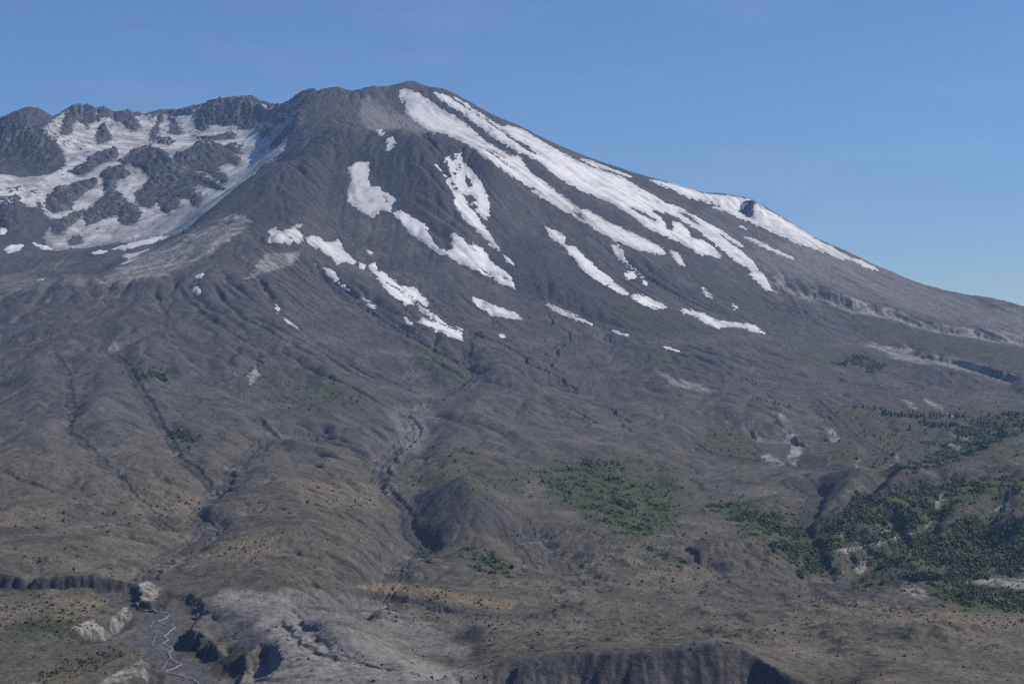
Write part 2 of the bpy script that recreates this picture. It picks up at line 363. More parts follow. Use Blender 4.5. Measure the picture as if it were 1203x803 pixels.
def carve(S, H, fine):
    wob = fbm(S.X / 60, S.Y / 60, 3, 91) * 14
    wob2 = fbm(S.X / 60 + 50, S.Y / 60, 3, 95) * 14
    S.gul = np.zeros(S.X.shape, np.float32)
    for P, w, d in gul_w:
        sl = S.win(P, 3.5 * w + 40)
        if H[sl].size == 0: continue
        dd = ldist(P, S.X[sl] + wob[sl], S.Y[sl] + wob2[sl])
        t = dd / w
        dg = d * (1.9 if w < 60 else 1.25)
        if d > 0: dg = dg * sstep(.3 * w, 3.2 * w, np.hypot(S.X[sl] - P[0][0], S.Y[sl] - P[0][1]))
        H[sl] -= dg * (np.exp(-t * t) * .6 + .4 * np.exp(-(t / 2.4) ** 2))
        if w < 60 and d > 4: S.gul[sl] = np.maximum(S.gul[sl], sstep(1.1, .25, t) * sstep(.3 * w, 3.2 * w, np.hypot(S.X[sl] - P[0][0], S.Y[sl] - P[0][1])) * min(1, d / 12))
        if w < 60 and d > 0: H[sl] -= dg * .5 * sstep(.62, .34, t)
    jag = fbm(S.X / 30, S.Y / 200, 4, 33, ridged=True) * 10 + fbm(S.X / 120, S.Y / 300, 2, 35) * 14
    S.pale = np.zeros(S.X.shape, np.float32)
    jagp = fbm(S.X / 15, S.Y / 240, 3, 34, ridged=True) * 5 + fbm(S.X / 130, S.Y / 300, 2, 36) * 10
    for P, h, fd, pl in sc_w:
        P = np.array(P); px = P[:, 0] / P[:, 1]; o = np.argsort(px)
        sl = S.win(P, fd * 4)
        if H[sl].size == 0: continue
        q = S.X[sl] / S.Y[sl]
        Yl = np.interp(q, px[o], P[o, 1])
        taper = sstep(0, .012, q - px.min()) * sstep(0, .012, px.max() - q)
        d = Yl - S.Y[sl] + (jagp if pl else jag)[sl]
        wd = h * (1.5 if pl else .55)
        H[sl] -= h * taper * sstep(-2, wd, d) * np.exp(-np.clip(d - wd, 0, None) / fd)
        if pl: S.pale[sl] = np.maximum(S.pale[sl], pl * taper * sstep(-8, 4, d) * sstep(wd * 2.2, wd * .7, d + 10 * wob[sl] / 14))
    P = np.array(bluff_w); px = P[:, 0] / P[:, 1]; o = np.argsort(px)
    sl = S.win(P, 330)
    if H[sl].size:                        # the badland bluff: a straight dark face scored by rills
        x, y = S.X[sl], S.Y[sl]; q = x / y
        d = np.interp(q, px[o], P[o, 1]) - y + fbm(x / 110, y / 200, 3, 21) * 24
        d = d + fbm(x / 9, y / 20, 3, 22) * 2.5
        ril = np.abs(fbm((x - .8 * y + 14 * fbm(x / 60, y / 60, 2, 24)) / 17, y / 260, 4, 41, gain=.6))
        ril2 = np.abs(fbm((x - .8 * y + 20 * fbm(x / 90, y / 90, 2, 26)) / 75, y / 400, 2, 44))
        d = d - (ril * 1.2 + ril2 * 4) * (.4 + np.abs(fbm(x / 120, y / 120, 2, 23)) * 2)
        tp = sstep(0, .012, q - px.min()) * sstep(0, .010, px.max() - q)
        H[sl] -= tp * np.clip(d * .80 + 3 * fbm(x / 26, y / 26, 3, 25) * sstep(4, 20, d), 0, 52) * np.exp(-np.clip(d - 60, 0, None) / 160)
    for (bx, by), r, h in bump_w:
        sl = S.win([(bx, by)], 3 * r)
        if H[sl].size == 0: continue
        a = fbm(S.X[sl] / r, S.Y[sl] / r, 3, int(bx) % 97) * .5
        dd = np.hypot(S.X[sl] - bx, (S.Y[sl] - by)) / r * (1 + a)
        H[sl] += h * np.clip(1 - dd * .62, 0, None) ** 1.4
    # river canyon: a gentle outer basin, then steep cut banks down to a flat gravel floor
    sl = S.win(can_w, 120)
    if H[sl].size:
        x, y = S.X[sl], S.Y[sl]
        sm = base_h(x, y)
        j = fbm(x / 20, y / 20, 4, 12, gain=.6, ridged=True) * 7 + fbm(x / 70, y / 70, 2, 14) * 4
        sb = sdist(basin_w, x, y) + fbm(x / 60, y / 60, 2, 15) * 6
        H[sl] -= 17 * sstep(-3, 62, sb)
        sd = sdist(can_w, x, y) + j
        sd2 = sdist(bite_w, x, y) + j * .7
        depth = 25 + 3 * fbm(x / 150, y / 150, 2, 5)
        floor_ = sm - depth + fbm(x / 24, y / 24, 3, 16) * .8 - 1.0
        H[sl] -= 15 * sstep(-2, 8, sd2)
        wall = sstep(-2, 11, sd) * .75 + sstep(8, 36, sd) * .25
        H[sl] = H[sl] * (1 - wall) + np.minimum(floor_, H[sl]) * wall
        S.can = (sl, sd)
    # rocks in the ice
    S.rock = np.zeros(S.X.shape, np.float32)
    for P, h in rock_w:
        sl = S.win(P, 90)
        if H[sl].size == 0: continue
        x, y = S.X[sl], S.Y[sl]
        sd = sdist(P, x + 1.6 * wob[sl], y + 1.6 * wob2[sl])
        S.rock[sl] = np.maximum(S.rock[sl], sstep(-14, 18, sd))
        H[sl] += .9 * h * (sstep(-10, 30, sd) * 1.4 + sstep(0, 130, sd) * .6)
    bx, by = cone_c
    sl = S.win([cone_c], 150)
    if H[sl].size:
        dx, dy = S.X[sl] - bx - 8, S.Y[sl] - by - 30
        H[sl] += np.clip(66 * (1 - np.maximum(np.abs(dx) * (1 + .35 * (dx < 0)), np.abs(dy) * .55 + .35 * np.abs(dx)) / 62), 0, None)
    return H

def erode(H, cell, n, batches, steps, seed, cap=3.0, er=.25, dep=.25, wmask=None, minslope=.012, lim=.02):
    r = np.random.RandomState(seed)
    h = (H / cell).astype(np.float64); ny, nx = h.shape
    flow = np.zeros(ny * nx)
    for b in range(batches):
        if wmask is None:
            x = r.rand(n) * (nx - 3) + 1; y = r.rand(n) * (ny - 3) + 1
        else:
            k = r.choice(len(wmask), n); y = wmask[k] // nx + r.rand(n); x = wmask[k] % nx + r.rand(n)
            x = np.clip(x, 1, nx - 2.01); y = np.clip(y, 1, ny - 2.01)
        dx = np.zeros(n); dy = np.zeros(n); v = np.ones(n); w = np.ones(n); s = np.zeros(n)
        hf = h.ravel()
        for st in range(steps):
            i = y.astype(np.int64); j = x.astype(np.int64); a = y - i; c = x - j; k = i * nx + j
            h00 = hf[k]; h01 = hf[k + 1]; h10 = hf[k + nx]; h11 = hf[k + nx + 1]
            gx = (h01 - h00) * (1 - a) + (h11 - h10) * a
            gy_ = (h10 - h00) * (1 - c) + (h11 - h01) * c
            h0 = (h00 * (1 - c) + h01 * c) * (1 - a) + (h10 * (1 - c) + h11 * c) * a
            dx = dx * .1 - gx * .9; dy = dy * .1 - gy_ * .9
            L = np.sqrt(dx * dx + dy * dy) + 1e-9; dx /= L; dy /= L
            x2 = np.clip(x + dx, 1, nx - 2.01); y2 = np.clip(y + dy, 1, ny - 2.01)
            i2 = y2.astype(np.int64); j2 = x2.astype(np.int64); a2 = y2 - i2; c2 = x2 - j2; k2 = i2 * nx + j2
            h1 = (hf[k2] * (1 - c2) + hf[k2 + 1] * c2) * (1 - a2) + (hf[k2 + nx] * (1 - c2) + hf[k2 + nx + 1] * c2) * a2
            dh = h1 - h0
            C = np.maximum(-dh, minslope) * v * w * cap
            up = dh > 0; over = s > C
            amt = np.where(up, np.minimum(dh, s), np.where(over, (s - C) * dep, -np.minimum((C - s) * er, np.maximum(-dh, 0))))
            s = s - amt
            amt = np.clip(amt, -.03, .03)
            dl = np.bincount(np.concatenate([k, k + 1, k + nx, k + nx + 1]),
                             np.concatenate([amt * (1 - a) * (1 - c), amt * (1 - a) * c, amt * a * (1 - c), amt * a * c]), minlength=nx * ny)
            hf += np.clip(dl, -lim, lim)
            np.add.at(flow, k, w)
            v = np.sqrt(np.maximum(v * v - dh * 1.0, .05)); v = np.minimum(v, 3)
            w = w * .985; x = x2; y = y2
        h = hf.reshape(ny, nx)
    return (h * cell).astype(np.float32), flow.reshape(ny, nx).astype(np.float32)

import heapq
def drain(h):
    """priority flood: receiver of every cell and the order water leaves them in"""
    ny, nx = h.shape; H_ = h.ravel().tolist(); n_ = nx * ny
    rec = [-1] * n_; done = bytearray(n_); order = []; heap = []
    for i in range(ny):
        for j in ((0, nx - 1) if 0 < i < ny - 1 else range(nx)):
            k = i * nx + j; done[k] = 1; heap.append((H_[k], k))
    heapq.heapify(heap); pop, push = heapq.heappop, heapq.heappush
    nb = ((1, 1.), (-1, 1.), (nx, 1.), (-nx, 1.), (nx + 1, 1.4), (nx - 1, 1.4), (1 - nx, 1.4), (-nx - 1, 1.4))
    while heap:
        hk, k = pop(heap); order.append(k)
        for d_, _ in nb:
            q = k + d_
            if 0 <= q < n_ and not done[q]:
                done[q] = 1; rec[q] = k
                hq = H_[q]; push(heap, (hq if hq > hk else hk + 1e-3, q))
    # steepest way down where there is one
    Hn = np.array(H_); R_ = np.array(rec); idx = np.arange(n_); best = np.zeros(n_)
    pos = np.empty(n_, np.int64); pos[np.array(order)] = np.arange(n_)
    inner = np.zeros((ny, nx), bool); inner[1:-1, 1:-1] = True; inner = inner.ravel()
    for d_, L_ in nb:
        q = np.clip(idx + d_, 0, n_ - 1); s_ = (Hn - Hn[q]) / L_
        b_ = inner & (s_ > best) & (pos[q] < pos)
        best[b_] = s_[b_]; R_[b_] = q[b_]
    return R_, np.array(order)
def incise(H, cell, K, iters, m=.45):
    h = H.astype(np.float64); ny, nx = h.shape; Kf = K.ravel()
    for it in range(iters):
        R_, order = drain(h)
        rl, ol = R_.tolist(), order.tolist()
        Aq = [1.0] * (nx * ny)
        for k in reversed(ol):
            r_ = rl[k]
            if r_ >= 0: Aq[r_] += Aq[k]
        A_ = np.array(Aq)
        f = (Kf * A_ ** m / cell).tolist(); hl = h.ravel().tolist()
        for k in ol:
            r_ = rl[k]
            if r_ >= 0 and hl[r_] < hl[k]:
                hl[k] = (hl[k] + f[k] * hl[r_]) / (1 + f[k])
        h = np.array(hl).reshape(ny, nx)
        h = h * .8 + blur(h, 1) * .2
    return h, A_.reshape(ny, nx)

def streaks(H, cell, steps, seed):
    """noise drawn out along the fall line: tongues of loose ash and rock"""
    r = np.random.RandomState(seed); ny, nx = H.shape
    nse = blur(r.randn(ny, nx).astype(np.float32), 1).ravel()
    Hs = blur(H, 2); gy_, gx = np.gradient(Hs); Lg = np.hypot(gx, gy_) + 1e-6
    vx, vy = (-gx / Lg).astype(np.float32).ravel(), (-gy_ / Lg).astype(np.float32).ravel()
    y, x = np.mgrid[0:ny, 0:nx]; y = y.ravel().astype(np.float32); x = x.ravel().astype(np.float32)
    acc = nse.copy()
    for sgn in (1, -1):
        px_, py_ = x.copy(), y.copy()
        for _ in range(steps):
            k = np.clip((py_ + .5).astype(np.int32), 0, ny - 1) * nx + np.clip((px_ + .5).astype(np.int32), 0, nx - 1)
            px_ += sgn * vx[k]; py_ += sgn * vy[k]
            acc += nse[k]
    acc /= acc.std()
    return acc.reshape(ny, nx)

TERR = [(240,706),(262,692),(300,694),(340,700),(400,735),(480,770),(560,790),(720,808),(720,870),(150,870),(240,800),(318,790),(328,768),(318,742),(290,722)]
S8 = Sheet(-3700, 3700, 1100, 11200, 8.0)
PX8 = CX + F * S8.X / S8.Y
H8 = base_h(S8.X, S8.Y)
PY8 = HY - F * H8 / S8.Y
vol8 = sstep(4200, 5200, S8.Y)
# broad relief: ribs on the cone that run down the fall line, hummocks in the debris field
H8 += fbm(S8.X / 420, S8.Y / 420, 4, 3) * (8 + 9 * vol8)
mid8 = sstep(2600, 3400, S8.Y) * sstep(6600, 5600, S8.Y)
H8 += fbm(S8.X / 240, S8.Y / 420, 5, 6, gain=.5, ridged=True) * 15 * mid8
H8 += fbm(S8.X / 90, S8.Y / 150, 4, 9, gain=.5, ridged=True) * 5 * mid8
lowl = 1 - sstep(3600, 5000, S8.Y)
H8 += (np.abs(fbm(S8.X / 210, S8.Y / 260, 4, 7)) * 22 - 6) * lowl * sstep(1300, 1900, S8.Y)
crag = sstep(8000, 8400, S8.Y) * sstep(450, 405, PX8)
H8 += fbm(S8.X / 170, S8.Y / 260, 5, 19, gain=.55, ridged=True) * (3 + 11 * crag)
# the craggy left wall of the notch, the face under the shoulder, and the ice at the crater mouth
face = sstep(0, 25, sdist([(340,140),(420,110),(440,150),(420,190),(380,230),(330,262),(300,262),(270,270),(262,250),(320,190)], PX8, PY8)) * sstep(8600, 8300, S8.Y) * sstep(5800, 6200, S8.Y)
H8 += fbm(S8.X / 130, S8.Y / 130, 4, 29, gain=.55, ridged=True) * 20 * face
fdome = sstep(0, 20, sdist([(380,165),(440,158),(520,160),(560,185),(545,250),(510,270),(470,262),(420,200)], PX8, PY8)) * sstep(7600, 7450, S8.Y) * sstep(6400, 6550, S8.Y)
H8 += fbm(S8.X / 70, S8.Y / 70, 4, 31, gain=.6, ridged=True) * 9 * fdome
icef = sstep(0, 14, sdist([(112,330),(140,312),(170,297),(200,283),(235,266),(275,252),(296,262),(270,285),(235,305),(200,318),(160,332),(130,336)], PX8, PY8)) * sstep(5400, 5500, S8.Y) * sstep(6700, 6500, S8.Y)
H8 += fbm((S8.X * .8 - S8.Y * .6) / 45, (S8.X * .6 + S8.Y * .8) / 190, 4, 37, gain=.6, ridged=True) * 17 * icef
lavaf = sstep(0, 20, sdist([(-60,300),(60,290),(150,290),(190,285),(130,322),(60,322),(-60,330)], PX8, PY8)) * sstep(5900, 6100, S8.Y) * sstep(6900, 6700, S8.Y)
H8 += fbm(S8.X / 80, S8.Y / 80, 4, 39, gain=.6, ridged=True) * 9 * lavaf
# running water cuts its valleys (worked out on a 16 m sheet)
S16 = Sheet(-3400, 3400, 1100, 10400, 16.0)
H16 = S8.at(H8, S16.X, S16.Y)
px16 = CX + F * S16.X / S16.Y; py16 = HY - F * H16 / S16.Y
K16 = .10 + .75 * sstep(2500, 3300, S16.Y) * sstep(7600, 6900, S16.Y) + .25 * sstep(6900, 7600, S16.Y)
K16 = K16 * (1 - .75 * sstep(0, 40, sdist([(450,90),(560,100),(900,230),(1300,390),(1300,420),(900,340),(700,300),(560,190)], px16, py16)))
K16 = K16 * (1 - .8 * sstep(6200, 6500, S16.Y) * sstep(370, 300, px16))
K16 = K16 * np.clip(.55 + 1.8 * fbm(S16.X / 450, S16.Y / 450, 3, 88), .08, 2)
h16, A16 = incise(H16 + fbm(S16.X / 60, S16.Y / 60, 3, 89) * 2.5, 16.0, K16, 6)
d16 = (h16 - H16).astype(np.float32); lA16 = np.log(A16).astype(np.float32)
H8 = H8 + np.where((np.abs(S8.X) < 3380) & (S8.Y < 10380), S16.at(d16, S8.X, S8.Y, True), 0)
# and the finer gullies of the middle slopes (8 m)
qi = slice(int((2900 - 1100) / 8), int((7700 - 1100) / 8)); qj = slice(int((3700 - 2560) / 8), int((3700 + 2560) / 8))
sub8 = H8[qi, qj]
K8 = .34 * np.clip(.5 + 2.0 * fbm(S8.X[qi, qj] / 330, S8.Y[qi, qj] / 330, 3, 188), .05, 2) * sstep(6300, 5800, S8.Y[qi, qj] + 2.2 * np.abs(PX8[qi, qj] - 420) * 0)
h8, A8 = incise(sub8 + fbm(S8.X[qi, qj] / 30, S8.Y[qi, qj] / 30, 3, 189) * 1.6, 8.0, K8, 3)
edge = np.minimum(sstep(2900, 3050, S8.Y[qi, qj]), sstep(7690, 7500, S8.Y[qi, qj])) * sstep(2550, 2450, np.abs(S8.X[qi, qj]))
H8[qi, qj] = sub8 + ((h8 - sub8) * edge).astype(np.float32)
lA8 = S16.at(lA16, S8.X, S8.Y); lA8[qi, qj] = lA8[qi, qj] * (1 - edge) + np.log(A8).astype(np.float32) * edge
H8 = carve(S8, H8.astype(np.float32), False)
butt = sstep(-10, 30, sdist([(-80,150),(18,132),(50,140),(72,165),(82,196),(88,212),(60,216),(-80,214)], PX8, PY8)) * sstep(7700, 7900, S8.Y) * sstep(9000, 8800, S8.Y)
S8.rock = np.maximum(S8.rock, butt)
far_ = sstep(8150, 8450, S8.Y)
H8 += S8.rock * far_ * (fbm((S8.X + .3 * S8.Y) / 34, S8.Y / 260, 4, 46, gain=.6, ridged=True) * 17 - 4)
H8 += S8.rock * (1 - far_) * (fbm((S8.X + .5 * S8.Y) / 60, S8.Y / 150, 4, 45, gain=.62, ridged=True) * 13 + fbm(S8.X / 26, S8.Y / 26, 3, 47, gain=.6) * 5 - 2)
rimw = np.clip(S8.rock, 0, 1) * sstep(8150, 8400, S8.Y)
zz_ = H8 + fbm(S8.X / 300, S8.Y / 300, 2, 49) * 20; st_ = 26.0; fr_ = zz_ / st_ - np.floor(zz_ / st_)
H8 += rimw * .75 * st_ * (sstep(.25, .75, fr_) - fr_)      # lava layers stacked in the crater wall
H8 += fbm(S8.X / 50, S8.Y / 90, 3, 48, gain=.6, ridged=True) * 9 * crag
H8e, flow8 = erode(H8, 8.0, 60000, 12, 80, 5, cap=5.0, er=.35, lim=.035, wmask=np.flatnonzero((np.abs(PX8 - 601) < 700) & (S8.Y > 1500)))
H8 = H8 + blur(H8e - H8, 1)
st8 = streaks(H8, 8.0, 16, 3)
H8 = H8 + np.clip(st8, -2.5, 2.5) * .55 * sstep(3300, 5000, S8.Y)

SN = Sheet(-1300, 1300, 1150, 3650, 3.5)
HN = S8.at(H8, SN.X, SN.Y, True)
HN0 = base_h(SN.X, SN.Y)
HN0 += fbm(SN.X / 420, SN.Y / 420, 4, 3) * 8
midN = sstep(2600, 3400, SN.Y)
HN0 += fbm(SN.X / 240, SN.Y / 420, 5, 6, gain=.5, ridged=True) * 15 * midN
HN0 += fbm(SN.X / 90, SN.Y / 150, 4, 9, gain=.5, ridged=True) * 5 * midN
pxn_ = CX + F * SN.X / SN.Y; terrN = sstep(-4, 12, sdist(TERR, pxn_, HY - F * base_h(SN.X, SN.Y) / SN.Y)) * sstep(2050, 1950, SN.Y)
HN0 += (np.abs(fbm(SN.X / 210, SN.Y / 260, 5, 7)) * 22 - 6) * sstep(1300, 1900, SN.Y) * (1 - .85 * terrN)
PXN = CX + F * SN.X / SN.Y
PYN = HY - F * HN0 / SN.Y
tanflat = sstep(-3, 6, sdist([(405,690),(450,682),(500,688),(560,698),(610,704),(604,722),(560,716),(500,706),(450,697)], PXN, HY - F * base_h(SN.X, SN.Y) / SN.Y)) * (SN.Y > 1700)
terrN = np.maximum(terrN, .9 * tanflat)
hummock = sstep(625, 660, PYN) * sstep(1700, 1800, SN.Y) * (1 - terrN)
HN0 += (np.abs(fbm(SN.X / 55, SN.Y / 75, 4, 43)) * (11 + 6 * sstep(560, 680, PXN)) - 2.5) * hummock * sstep(230, 330, PXN)
HN0 = HN0 + S16.at(d16, SN.X, SN.Y, True) * (1 - .8 * terrN)
S7 = Sheet(-1290, 1290, 1160, 3640, 7.0)
H7 = SN.at(HN0, S7.X, S7.Y)
K7 = .55 * np.clip(.6 + 1.6 * fbm(S7.X / 260, S7.Y / 260, 3, 98), .1, 2) * (1 - .85 * sdist(TERR, CX + F * S7.X / S7.Y, HY - F * H7 / S7.Y).clip(0, 10) / 10)
h7, A7 = incise(H7 + fbm(S7.X / 26, S7.Y / 26, 3, 99) * 2.0, 7.0, K7, 4)
d7 = (h7 - H7).astype(np.float32); lA7 = np.log(A7).astype(np.float32)
HN0 = HN0 + S7.at(d7, SN.X, SN.Y, True) * sstep(1180, 1300, SN.Y) * sstep(3600, 3300, SN.Y)
HN0 = carve(SN, HN0.astype(np.float32), True)
wN = np.flatnonzero((np.abs(PXN - 601) < 680) & (SN.Y > 1180))
HNe, flowN = erode(HN0, 3.5, 50000, 10, 60, 8, cap=4.5, er=.35, lim=.03, wmask=wN)
HN0 = HN0 + blur(HNe - HN0, 1)
stN = streaks(HN0, 3.5, 14, 4)
HN0 = HN0 + np.clip(stN, -2.5, 2.5) * .28
def near_w(Y): return 1 - sstep(3000, 3550, Y)

def h_mid(X, Y):                          # without the finest grain
    h = S8.at(H8, X, Y, True)
    w = near_w(Y)
    if np.any(w > 0):
        hn = SN.at(HN0, X, Y, True)
        w = w * (np.abs(X) < 1290)
        h = h * (1 - w) + hn * w
    return h
def flow_at(X, Y):
    f = S8.at(np.minimum(flow8, 400), X, Y); w = near_w(Y) * (np.abs(X) < 1290)
    return f * (1 - w) + SN.at(np.minimum(flowN, 400), X, Y) * w
def chan_at(X, Y):
    w = near_w(Y) * (np.abs(X) < 1280)
    return S8.at(lA8, X, Y) * (1 - w) + (S7.at(lA7, X, Y) - .3) * w
def streak_at(X, Y):
    f = S8.at(st8, X, Y); w = near_w(Y) * (np.abs(X) < 1290)
    return f * (1 - w) + SN.at(stN, X, Y) * w
hit = make_hit(lambda X, Y: h_mid(np.asarray(X, np.float32), np.asarray(Y, np.float32)), 1160, 10900, 3.0)

# ---------------------------------------------------------------- the ground sheet: a fan of bearings, finer where it is looked at
cols = np.concatenate([np.arange(-900, -60, 14.0), np.arange(-60, 1264, 1.0), np.arange(1264, 2110, 14.0)])
rows = [60.0]
while rows[-1] < 1140: rows.append(rows[-1] * 1.03 + 4)
rows = [r for r in rows if r < 1150] + [1150.0]
while rows[-1] < 11000: rows.append(rows[-1] + min(rows[-1] * .0019, 6.5))
while rows[-1] < 16000: rows.append(rows[-1] + 150)
rows = np.array(rows)
PXg, YG = np.meshgrid(cols, rows)
XG = (PXg - CX) / F * YG
pc = np.clip(PXg, -140, 1340); Yc = np.clip(YG, 1160, 11050)
xs = (pc - CX) / F * Yc
ZG = h_mid(xs.astype(np.float32), Yc.astype(np.float32))
ZM = ZG.copy()
# grain: boulders, rills, crags too small for the working sheets
vg = sstep(4300, 5200, YG)
grain = fbm(XG / 26, YG / 26, 4, 51, gain=.6) * (1.3 + 2.2 * vg) + fbm(XG / 9, YG / 9, 2, 57) * .45
cragg = bilin(np.maximum(np.maximum(crag * .2, S8.rock), np.maximum(face * .8, fdome * .45)), (Yc - S8.y0) / 8, (xs - S8.x0) / 8)
grain += fbm(XG / 34, YG / 34, 4, 61, gain=.6, ridged=True) * 7 * cragg + fbm(XG / 14, YG / 20, 3, 63, gain=.6, ridged=True) * 3.5 * cragg
ZG = ZG + grain * sstep(1000, 1300, YG)
# beyond the surveyed ground: nearer than the valley it climbs to the viewpoint, behind the summit it sinks to the plain
nearz = -0.255 * YG - 8
ZG = np.where(YG < 1160, np.minimum(np.maximum(nearz, np.where(YG < 1000, nearz, ZG)), np.maximum(ZG, nearz)), ZG)
blend = sstep(1000, 1160, YG)
ZG = np.where(YG < 1160, nearz * (1 - blend) + ZG * blend, ZG)
ZG = ZG - np.clip(YG - 11000, 0, None) * .2
ZG = np.maximum(ZG, -440)
SYG = HY - F * ZG / YG
print('sheet', ZG.shape)

# ---------------------------------------------------------------- what the ground is made of
PXs, PYs = PXg.astype(np.float32), (HY - F * ZM / YG).astype(np.float32)
nz1 = fbm(XG / 120, YG / 150, 4, 71); nz2 = fbm(XG / 40 + 9, YG / 50, 4, 73); nz3 = fbm(XG / 600, YG / 700, 3, 77)
mask_cache = {}
def paint(poly, soft=3.0, wob=5.0, ymin=0, ymax=1e9):
    P = np.array(poly, float)
    out = np.zeros(PXs.shape, np.float32)
    j0 = np.searchsorted(cols, P[:, 0].min() - 14); j1 = np.searchsorted(cols, P[:, 0].max() + 14)
    sub = (slice(None), slice(j0, j1))
    py = PYs[sub]; m = (py > P[:, 1].min() - 14) & (py < P[:, 1].max() + 14) & (YG[sub] > ymin) & (YG[sub] < ymax)
    if m.any():
        x = PXs[sub][m] + wob * nz2[sub][m]; y = py[m] + wob * nz1[sub][m] * .8
        o = np.zeros(py.shape, np.float32); o[m] = sstep(-soft, soft, sdist(poly, x, y))
        out[sub] = o
    return out
def union(polys, **k):
    o = np.zeros(PXs.shape, np.float32)
    for p in polys: np.maximum(o, paint(p, **k), out=o)
    return o

GREEN = [
 [(632,556),(660,550),(690,542),(730,545),(735,550),(715,552),(740,562),(765,568),(785,575),(790,590),(785,610),(770,628),(750,632),(735,625),(715,620),(705,605),(690,598),(665,585),(645,575)],
 [(985,605),(1010,585),(1040,578),(1075,575),(1110,568),(1150,560),(1420,548),(1420,575),(1203,572),(1160,578),(1130,590),(1110,610),(1085,620),(1070,622),(1030,632),(1000,640),(975,648),(965,640),(975,622)],
 [(832,592),(860,588),(885,600),(915,607),(940,612),(960,625),(975,640),(980,655),(965,672),(945,678),(935,660),(915,640),(885,622),(850,607)],
 [(1040,640),(1075,628),(1110,622),(1150,612),(1203,606),(1420,604),(1420,676),(1203,677),(1165,676),(1130,682),(1100,685),(1060,672),(1030,660),(1020,652)],
 [(1095,695),(1120,687),(1160,690),(1203,694),(1420,696),(1420,718),(1203,717),(1150,711),(1112,707)],
 [(485,645),(510,638),(520,645),(500,655),(488,652)],[(540,645),(570,645),(580,652),(600,668),(600,677),(585,672),(560,662),(545,655)],
 [(765,645),(785,650),(803,658),(803,665),(782,658)],
 [(985,425),(1010,418),(1035,424),(1046,434),(1025,437),(1000,432)],
 [(152,436),(180,428),(200,434),(198,446),(175,444)],[(203,506),(222,506),(236,520),(222,525),(208,516)],
 [(1055,550),(1085,540),(1125,530),(1150,528),(1150,535),(1100,546),(1070,556)],
 [(1090,520),(1130,505),(1170,492),(1420,480),(1420,510),(1203,508),(1170,520),(1130,530)],
]
OLIVE = [
 [(815,518),(850,503),(880,508),(897,540),(870,552),(840,545)],
 [(468,400),(520,408),(550,430),(548,450),(530,452),(500,432)],
 [(820,325),(870,340),(925,375),(940,392),(880,376),(840,358)],
 [(730,398),(790,410),(825,428),(800,436),(760,420)],
 [(985,360),(1050,375),(1110,395),(1420,410),(1420,440),(1160,425),(1080,405),(1020,392)],
 [(910,400),(970,408),(1020,425),(1050,437),(1010,440),(950,425)],
 [(540,560),(610,545),(640,560),(600,575),(560,575)],
 [(485,540),(530,520),(560,530),(540,560),(500,580),(475,560)],
 [(960,475),(1060,480),(1203,480),(1203,545),(1050,550),(970,545)],
 [(840,585),(960,600),(1100,560),(1420,545),(1420,700),(1100,700),(970,680),(900,640)],
 [(640,540),(740,535),(810,560),(800,620),(760,640),(690,610),(640,585)],
 [(730,350),(800,375),(830,395),(790,400),(720,380)],
 [(300,440),(380,430),(430,470),(370,490),(320,480)],
 [(0,740),(60,720),(130,730),(90,745),(0,765)],[(45,795),(100,770),(140,762),(160,768),(110,790),(60,803)],
]
PALE = [  # fresh ash and pumice, cut banks
 [(895,322),(905,326),(918,322),(938,337),(950,340),(968,341),(975,354),(960,351),(945,352),(930,346),(915,347),(905,340)],
 [(975,346),(1010,352),(1060,366),(1080,378),(1050,376),(1020,371),(985,356)],
 [(1110,382),(1150,385),(1203,392),(1203,399),(1160,397),(1130,393)],
 [(1030,404),(1060,409),(1120,420),(1160,436),(1150,440),(1100,428),(1050,421)],
 [(915,484),(922,488),(932,508),(942,532),(935,546),(925,541),(930,520),(920,505)],
 [(893,537),(903,532),(922,545),(908,548)],[(967,500),(980,503),(986,518),(978,519)],[(972,535),(978,533),(977,545),(973,546)],
 [(1045,547),(1055,532),(1058,537),(1052,548)],[(1004,545),(1010,535),(1012,540),(1006,550)],
 [(1118,508),(1140,513),(1138,517),(1122,513)],[(1113,520),(1130,524),(1128,529),(1116,525)],
 [(978,646),(1010,639),(1030,634),(1042,634),(1030,640),(990,650)],[(1045,632),(1062,624),(1073,622),(1072,626),(1050,634)],
 [(1035,626),(1045,612),(1055,602),(1058,612),(1050,622)],[(1097,592),(1103,582),(1110,578),(1106,592),(1100,600)],[(1085,620),(1092,608),(1094,612),(1088,620)],
 [(1165,600),(1180,588),(1190,585),(1185,598)],[(995,612),(1002,603),(1004,612)],[(1022,610),(1034,603),(1034,608)],
 [(988,672),(1005,665),(1018,655),(1018,668),(1010,675)],[(1055,690),(1070,686),(1090,692),(1092,700),(1075,702)],[(982,630),(995,622),(994,630)],
 [(1133,683),(1170,678),(1240,678),(1240,690),(1203,691),(1170,688)],
 [(83,738),(105,729),(110,727),(130,748),(125,754),(112,752),(98,750)],[(130,725),(150,712),(156,722),(142,738),(133,748),(128,738)],
 [(115,803),(140,788),(165,775),(176,782),(178,790),(170,803)],
 [(285,330),(312,300),(355,295),(345,310),(310,320)],
 [(290,438),(302,430),(306,440),(296,452)],[(128,410),(135,400),(140,410),(133,416)],
 [(160,688),(172,682),(188,690),(182,702),(165,704)],
 [(770,435),(800,445),(830,455),(850,460),(820,462),(790,450)],
 [(1060,471),(1072,473),(1080,481),(1070,480)],[(1085,466),(1110,478),(1108,482),(1090,474)],[(1108,483),(1125,487),(1120,490)],
 [(520,708),(560,716),(590,723),(560,722)],
]
